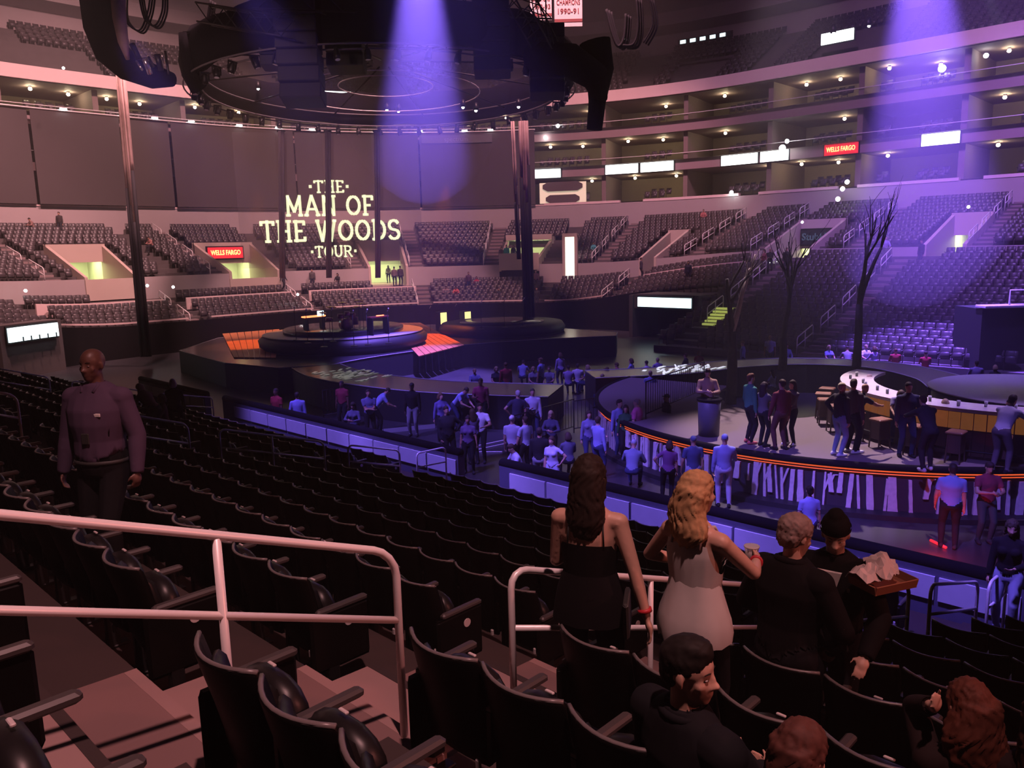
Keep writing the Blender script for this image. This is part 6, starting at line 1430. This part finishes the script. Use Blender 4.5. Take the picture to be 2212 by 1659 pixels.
# cut the halter top: the back stays bare above the shoulder blades
tp = [c for c in w1.children if c.name.startswith('top')][0]
import bmesh
bm = bmesh.new(); bm.from_mesh(tp.data); Ms = b['Ms']
for co, no in ((sp(0,-.1,.335), Ms @ Vector((0,.10,1))), (sp(.15,0,.30), Ms @ Vector((1,0,.45))), (sp(-.15,0,.30), Ms @ Vector((-1,0,.45)))):
    bmesh.ops.bisect_plane(bm, geom=bm.verts[:]+bm.edges[:]+bm.faces[:], plane_co=co, plane_no=no.normalized(), clear_outer=True)
nm = bpy.data.meshes.new('halter_top'); bm.to_mesh(nm); bm.free(); nm.polygons.foreach_set('use_smooth', [True]*len(nm.polygons)); nm.materials.append(cmat((.006,.005,.006))); tp.data = nm
m = MB()
# flared lower hem of the loose top
K = 22; rings = []
for zz, rx, ry in ((.16,.150,.118),(.06,.185,.135),(-.04,.205,.148),(-.12,.215,.155)): rings.append([sp(rx*math.cos(2*PI*k/K)*(1+.03*math.sin(k*5)), ry*math.sin(2*PI*k/K)*(1+.04*math.sin(k*4)), zz) for k in range(K)])
m.loft(rings, cap=False); m.build('top_hem', cmat((.006,.005,.006)), w1, True)
for sx in (-1, 1): m = MB(); m.tube([sp(sx*.10,-.095,.33), sp(sx*.095,-.088,.42), sp(sx*.085,-.04,.505), sp(sx*.09,.05,.49), sp(sx*.09,.10,.44)], .005, 6); m.build('strap', 'ink', w1, True)
wristband(w1, b, 'r')
wr, d, sd, nn_, el, sh = b['hands']['r']
m = MB(); m.bbox(wr+Vector((-.10,-.02,.02)), (.03,.16,.24), .012, RX(.3)); m.build('clutch_bag', 'ink', w1)

# blond woman in the white tank top
z = ZC[2]; p = basepos(1505, 992, 4.3, 1.74, z)
w2, b = hero('blond woman in a loose white tank top holding a clear cup', p, math.radians(-40), 1.83, dict(fem=True, twist=-.12, head=(-.35,.12), hl=(-.16,.24,1.10), el=(-1,-.4,-.3), hr=(.20,.36,1.16), er=(.8,-.5,-.6), fl=(-.09,.03), fr=(.10,-.05), curl=(.6,1.1), palm_r=(-.4,.2,.9)), 'none', top=(.50,.46,.44), bottom=(.008,.008,.009), hair='wavy', hc=(.42,.25,.12), loose=.020)
sp = b['sp']; K = 26; rings = []
for zz, rx, ry in ((.20,.148,.116),(.10,.172,.134),(.0,.206,.164),(-.08,.220,.178),(-.135,.216,.176)): rings.append([sp(rx*math.cos(2*PI*k/K)*(1+.035*math.sin(k*4+zz*9)), ry*math.sin(2*PI*k/K)*(1+.04*math.sin(k*5)), zz+.02*math.sin(k*3)) for k in range(K)])
m = MB(); m.loft(rings, cap=False); m.build('top_hem', cmat((.50,.46,.44)), w2, True); wristband(w2, b, 'r')
tp = [c for c in w2.children if c.name.startswith('top') and 'hem' not in c.name][0]; bm = bmesh.new(); bm.from_mesh(tp.data); Ms = b['Ms']
for co, no in ((sp(0,-.1,.43), Ms @ Vector((0,.10,1))), (sp(.145,0,.34), Ms @ Vector((1,0,.25))), (sp(-.145,0,.34), Ms @ Vector((-1,0,.25)))):
    bmesh.ops.bisect_plane(bm, geom=bm.verts[:]+bm.edges[:]+bm.faces[:], plane_co=co, plane_no=no.normalized(), clear_outer=True)
nm_ = bpy.data.meshes.new('tank_top'); bm.to_mesh(nm_); bm.free(); nm_.polygons.foreach_set('use_smooth', [True]*len(nm_.polygons)); nm_.materials.append(cmat((.50,.46,.44))); tp.data = nm_
for sx_ in (-1, 1): m = MB(); m.tube([sp(sx_*.085,-.10,.41), sp(sx_*.085,-.085,.455), sp(sx_*.085,-.03,.515), sp(sx_*.085,.05,.495), sp(sx_*.085,.11,.42)], .012, 6); m.build('strap', cmat((.50,.46,.44)), w2, True)
Mw, hp, d, sd, nm = hold(b, w2, 'r'); c = Mw @ hp
mat('cup_plastic', (.75,.70,.70), .2, alpha=.55); mat('drink_red', (.30,.08,.06), .3)
cup = empty('plastic_cup', c-Vector((0,0,.05))); m = MB(); m.lathe([(.004,0),(.030,0),(.044,.118),(.041,.118),(.028,.004),(.004,.004)], seg=20); m.build('cup_wall', 'cup_plastic', cup, True); m = MB(); m.lathe([(.003,.006),(.0275,.006),(.036,.075),(.003,.075)], seg=18); m.build('drink', 'drink_red', cup, True); m = MB(); m.lathe([(.041,.114),(.047,.114),(.047,.121),(.041,.121)], seg=20); m.build('rim', 'cup_plastic', cup, True)
tag(cup, 'clear plastic cup with a drink in the blond woman\'s hand', 'cup')

# older man in a black jacket
z = ZC[3]; p = basepos(1708, 1078, 4.5, 1.78, z)
om, b = hero('grey-haired man in a black jacket seen from behind, turning right', p, math.radians(-52), 1.76, dict(head=(-.35,.22), lean=.08, hl=(-.22,.26,1.00), hr=(.22,.30,.98), fat=.22, curl=.7, fl=(-.11,0), fr=(.12,.05)), 'long', top=(.006,.006,.007), bottom=(.008,.008,.010), hair='fluffy', hc=(.26,.185,.165), loose=.022)
sp = b['sp']; eyes(om, b, (.2,.15,.12)); m = MB(); [m.tube([sp(.075*math.cos(2*PI*i/20)*1.15, -.01+.068*math.sin(2*PI*i/20)*1.15, .555+.012*math.cos(2*PI*i/20+1.5)) for i in range(20)], .022, 8, closed=True)]; m.build('jacket_collar', cmat((.006,.006,.007)), om, True)
wr, d, sd, nm, el, sh = b['hands']['r']; c = wr.lerp(el, .25)+Vector((.03,-.03,.0)); m = MB(); m.tube([c, c+Vector((.004,-.004,-.03)), c+Vector((.012,-.004,-.075))], [.006,.004,.009], 6); m.build('zip_pull', 'chrome', om, True)

# person in a beanie with a tray of food
z = ZC[3]; p = basepos(1812, 1086, 4.75, 1.74, z)
bn, b = hero('person in a black beanie and open black jacket carrying a tray of food', p, math.radians(145), 1.70, dict(head=(.2,.28), lean=.08, hl=(-.28,.40,1.02), el=(-1,-.2,-.5), hr=(.02,.30,.96), er=(.9,-.2,-.6), curl=(.25,1.0), fat=.15, palm_l=(.9,.2,.2), palm_r=(0,.2,1)), 'long', top=(.006,.006,.007), bottom=(.010,.010,.013), hair='short', hc=(.03,.02,.015), loose=.022)
sp = b['sp']; eyes(bn, b); hc_, Mh = b['head']; m = MB(); m.ell(hc_+Mh @ Vector((0,-.02,.066)), (.090,.106,.088), Mh, 18, 12); m.ell(hc_+Mh @ Vector((0,-.03,.14)), (.055,.065,.04), Mh); bm_ = remesh(m, .010, 3); child_mesh('beanie', bm_, cmat((.006,.006,.007)), bn)
m = MB(); K = 24; rings = []
for dz, r in ((-.0,1.0),(.028,1.0)): rings.append([hc_+Mh @ Vector((.094*r*math.cos(2*PI*k/K), -.02+.109*r*math.sin(2*PI*k/K), .040+dz+.012*math.sin(2*PI*k/K))) for k in range(K)])
m.loft(rings, cap=False); m.build('beanie_cuff', cmat((.009,.009,.010)), bn, True)
m = MB(); v = [sp(-.075,.128,.50), sp(.075,.128,.50), sp(0,.165,.22)]; v2 = [q+b['Ms'] @ Vector((0,.022,0)) for q in v]; m.add(v+v2, [(0,2,1),(3,4,5),(0,1,4,3),(1,2,5,4),(2,0,3,5)]); m.build('white_shirt', cmat((.62,.55,.52)), bn)
for sx, zz in ((-.12,.40),(.13,.36)): m = MB(); m.bbox(sp(sx,.155,zz), (.018,.012,.026), .003); m.build('enamel_pin', 'tag_white', bn)
mat('tray_card', (.34,.13,.07), .7, var=.2); mat('paper', (.72,.58,.55), .75, var=.06)
wr, d, sd, nm, el, sh = b['hands']['l']; Mw = Matrix.LocRotScale(bn.location, bn.rotation_euler, bn.scale)
c = atY(1906, 1262, 4.45); tr_ = empty('food_tray', c, math.radians(20)); m = MB(); m.bbox((0,0,.0), (.30,.20,.012), .004); m.build('tray_bottom', 'tray_card', tr_)
for sx in (-1,1): m = MB(); m.box((sx*.155,0,.022), (.008,.21,.055), RY(sx*.25)); m.build('tray_side', 'tray_card', tr_); m = MB(); m.box((0,sx*.105,.022), (.31,.008,.055), RX(-sx*.25)); m.build('tray_side', 'tray_card', tr_)
tag(tr_, 'brown card food tray held by the person in the beanie', 'tray')
r9 = random.Random(5)
for q in range(3):
    m = MB(); nx = 7; gx = [[Vector((-.12+.08*q+.11*(i/(nx-1)-.5)*(1.5), .02+.12*(j/(nx-1)-.5)*1.4, .035+.09*math.exp(-((i-3)**2+(j-3)**2)/7)+r9.uniform(-.018,.022)+.02*q)) for j in range(nx)] for i in range(nx)]
    vs = [p_ for r in gx for p_ in r]; fs = [(i*nx+j, i*nx+j+1, (i+1)*nx+j+1, (i+1)*nx+j) for i in range(nx-1) for j in range(nx-1)]; m.add(vs, fs); o = m.build('crumpled_napkin', 'paper'); sm_ = o.modifiers.new('thick', 'SOLIDIFY'); sm_.thickness = .002
    o.location = c+RZ(math.radians(20)) @ Vector((.02,0,.01)); o.rotation_euler = (0,0,math.radians(20)+.5*q); tag(o, 'crumpled white napkin on the food tray, %s of three' % ('left','middle','right')[q], 'napkin', 'napkins on the food tray')

# seated man turning right
z = ZC[1]; p = W(nkc(1)+.19, 1.41, z)
mn, b = hero('young dark-haired man in black sitting in front, face turned right', p, ROT_N-.02, 1.74, dict(pelvis=(0,.0,.53), lean=-.04, twist=-.22, head=(-1.12,.10), hl=(-.12,.34,.68), hr=(.12,.34,.68), fl=(-.13,.46), fr=(.13,.47), kl=(-.1,.3,1), kr=(.1,.3,1), curl=.7), 'long', top=(.008,.008,.008), bottom=(.010,.010,.012), hair='crop', hc=(.010,.007,.006), loose=.022, voxel=.0075, dec=.6)
eyes(mn, b, (.012,.008,.007)); sp = b['sp']; m = MB(); m.tube([sp(.078*math.cos(2*PI*i/20)*1.1, -.012+.068*math.sin(2*PI*i/20)*1.1, .548) for i in range(20)], .018, 8, closed=True); m.build('collar', cmat((.010,.010,.010)), mn, True)
p = W(nkc(1)+.12, 1.02, z)
wl_, b = hero('woman with brown hair sitting beside the young man, only her hair showing', p, ROT_N-.1, 1.64, dict(fem=True, pelvis=(0,.02,.44), lean=.12, head=(-.2,.25), hl=(-.12,.34,.68), hr=(.12,.34,.68), fl=(-.13,.46), fr=(.13,.47), kl=(-.1,.3,1), kr=(.1,.3,1)), 'long', top=(.012,.009,.009), hair='long', hc=(.085,.030,.022))
# people low at the right edge
h = onz(2112, 1512, ZC[2]+1.22); p = Vector((h.x, h.y, ZC[2]))
r1, b = hero('auburn-haired person at the lower right raising a pale hand', p, math.radians(-10), 1.68, dict(fem=True, pelvis=(0,-.02,.53), lean=.12, head=(.2,.3), hl=(-.15,.08,1.20), el=(0,.9,-.5), hr=(.12,.34,.68), fl=(-.13,.46), fr=(.13,.47), kl=(-.1,.3,1), kr=(.1,.3,1), curl=.5), 'long', top=(.02,.012,.012), hair='wavy', hc=(.10,.03,.018))
h = onz(2190, 1490, ZC[2]+1.26); p = Vector((h.x, h.y, ZC[2]))
r2, b = hero('brown-haired person at the right edge beside the auburn-haired one', p+Vector((.08,-.10,0)), math.radians(-30), 1.72, dict(fem=True, pelvis=(0,-.02,.53), lean=.05, head=(0,.1), hl=(-.12,.34,.68), hr=(.12,.34,.68), fl=(-.13,.46), fr=(.13,.47), kl=(-.1,.3,1), kr=(.1,.3,1)), 'long', top=(.02,.015,.014), hair='long', hc=(.06,.03,.02))
h = onz(2188, 1120, ZC[10]+1.70); p = Vector((h.x, h.y, ZC[10]))
r3, b = hero('woman in dark clothes and pale jeans standing at the right edge', p, math.radians(140), 1.72, dict(fem=True, hl=(-.10,.28,1.10), hr=(.24,.08,.82), head=(.2,.2), fl=(-.10,.06), fr=(.11,-.06)), 'long', top=(.012,.010,.014), bottom=(.30,.32,.45), hair='long', hc=(.05,.035,.025), voxel=.013)

# ================================================================== the remaining seats, too many to list, as one mesh
def seat_template():
    m = MB(); k = 4
    def rr(z, y, th, cv, w):
        out = []
        for side in (0, 1):
            for i in range(k):
                t = -1+2*i/(k-1); t = t if side == 0 else -t
                out.append(Vector((t*w/2, y+cv*t*t+(th if side else 0), z)))
        return out
    m.loft([rr(.30,.08,.05,.03,.40), rr(.60,0,.06,.07,.48), rr(.82,-.05,.05,.08,.48), rr(.865,-.06,.03,.08,.46)]); nr = len(m.f)
    m.loft([rr(.86,-.062,.034,.08,.47), rr(.88,-.064,.03,.08,.46)]); nr1 = len(m.f)
    m.bbox((0,.20,.51), (.42,.10,.34), .04, RX(.12)); m.box((.255,.24,.60), (.05,.36,.03)); m.box((.255,.18,.3), (.03,.06,.6))
    return np.array(m.v), m.f, (nr, nr1)
def build_seats():
    tv, tf, (r0, r1) = seat_template(); nv = len(tv); N = len(seats)
    yaw = np.array([s[1] for s in seats])-PI/2; pos = np.array([tuple(s[0]) for s in seats]); kind = np.array([s[2] for s in seats])
    c, s = np.cos(yaw), np.sin(yaw)
    V = np.empty((N, nv, 3)); V[:,:,0] = c[:,None]*tv[None,:,0]-s[:,None]*tv[None,:,1]+pos[:,0,None]
    V[:,:,1] = s[:,None]*tv[None,:,0]+c[:,None]*tv[None,:,1]+pos[:,1,None]; V[:,:,2] = tv[None,:,2]+pos[:,2,None]
    li = np.concatenate([np.array(f) for f in tf]); cnt = np.array([len(f) for f in tf]); st = np.concatenate([[0], np.cumsum(cnt)[:-1]])
    L = len(li); F = len(tf)
    me = bpy.data.meshes.new('arena_seats'); me.vertices.add(N*nv); me.vertices.foreach_set('co', V.reshape(-1))
    me.loops.add(N*L); me.loops.foreach_set('vertex_index', (li[None,:]+(np.arange(N)*nv)[:,None]).reshape(-1).astype(np.int32))
    me.polygons.add(N*F); me.polygons.foreach_set('loop_start', (st[None,:]+(np.arange(N)*L)[:,None]).reshape(-1).astype(np.int32))
    me.materials.append(MATS['seat_far']); me.materials.append(MATS['seat_black'])
    me.materials.append(MATS['rim_highlight']); mi = np.repeat(kind, F).reshape(N, F); mi[kind == 1, r0:r1] = 2; me.polygons.foreach_set('material_index', mi.reshape(-1).astype(np.int32))
    me.update(calc_edges=True); me.validate()
    o = bpy.data.objects.new('arena_seats', me); COL.objects.link(o)
    tag(o, 'rows upon rows of empty dark tip-up seats filling the far stands', 'seats', kind='stuff')
build_seats()

# ================================================================== stage haze filling the hall
hz = MB(); hz.hexa([W(-13,-13.5,.02),W(62,-13.5,.02),W(62,72,.02),W(-13,72,.02),W(-13,-13.5,40),W(62,-13.5,40),W(62,72,40),W(-13,72,40)])
hm = bpy.data.materials.new('haze'); hm.use_nodes = True; nt = hm.node_tree; nt.nodes.clear()
ho = nt.nodes.new('ShaderNodeOutputMaterial'); vs = nt.nodes.new('ShaderNodeVolumeScatter'); vs.inputs['Density'].default_value = .0020; vs.inputs['Anisotropy'].default_value = .15; vs.inputs['Color'].default_value = (1,1,1,1)
nt.links.new(vs.outputs[0], ho.inputs['Volume']); MATS['haze'] = hm
hob = hz.build('stage_haze', 'haze'); tag(hob, 'thin violet-lit stage haze hanging in the hall', 'haze', kind='stuff')
def plume(c, d, dens, label):
    m = hm.copy(); m.name = 'haze_plume'; m.node_tree.nodes['Volume Scatter'].inputs['Density'].default_value = dens
    b = MB(); b.ell((0,0,0), d, None, 20, 14); o = b.build('haze_plume', m); o.location = c; tag(o, label, 'haze', kind='stuff')
plume(atY(1998, 130, 37), (5.5,5.5,11), .014, 'thicker violet haze plume in the beam at the upper right')
plume(atY(905, 60, 39), (4.5,4,8), .017, 'thicker violet haze plume in the beam over the stage')

# ------------------------------------------------------------------ turn the whole place so that the rows of the near stand lie along a world axis
TURN = Matrix.Rotation(PI/2-YAW_N, 4, 'Z')
bpy.context.view_layer.update()
for o in list(bpy.data.objects):
    if o.parent is None: o.matrix_world = TURN @ o.matrix_world
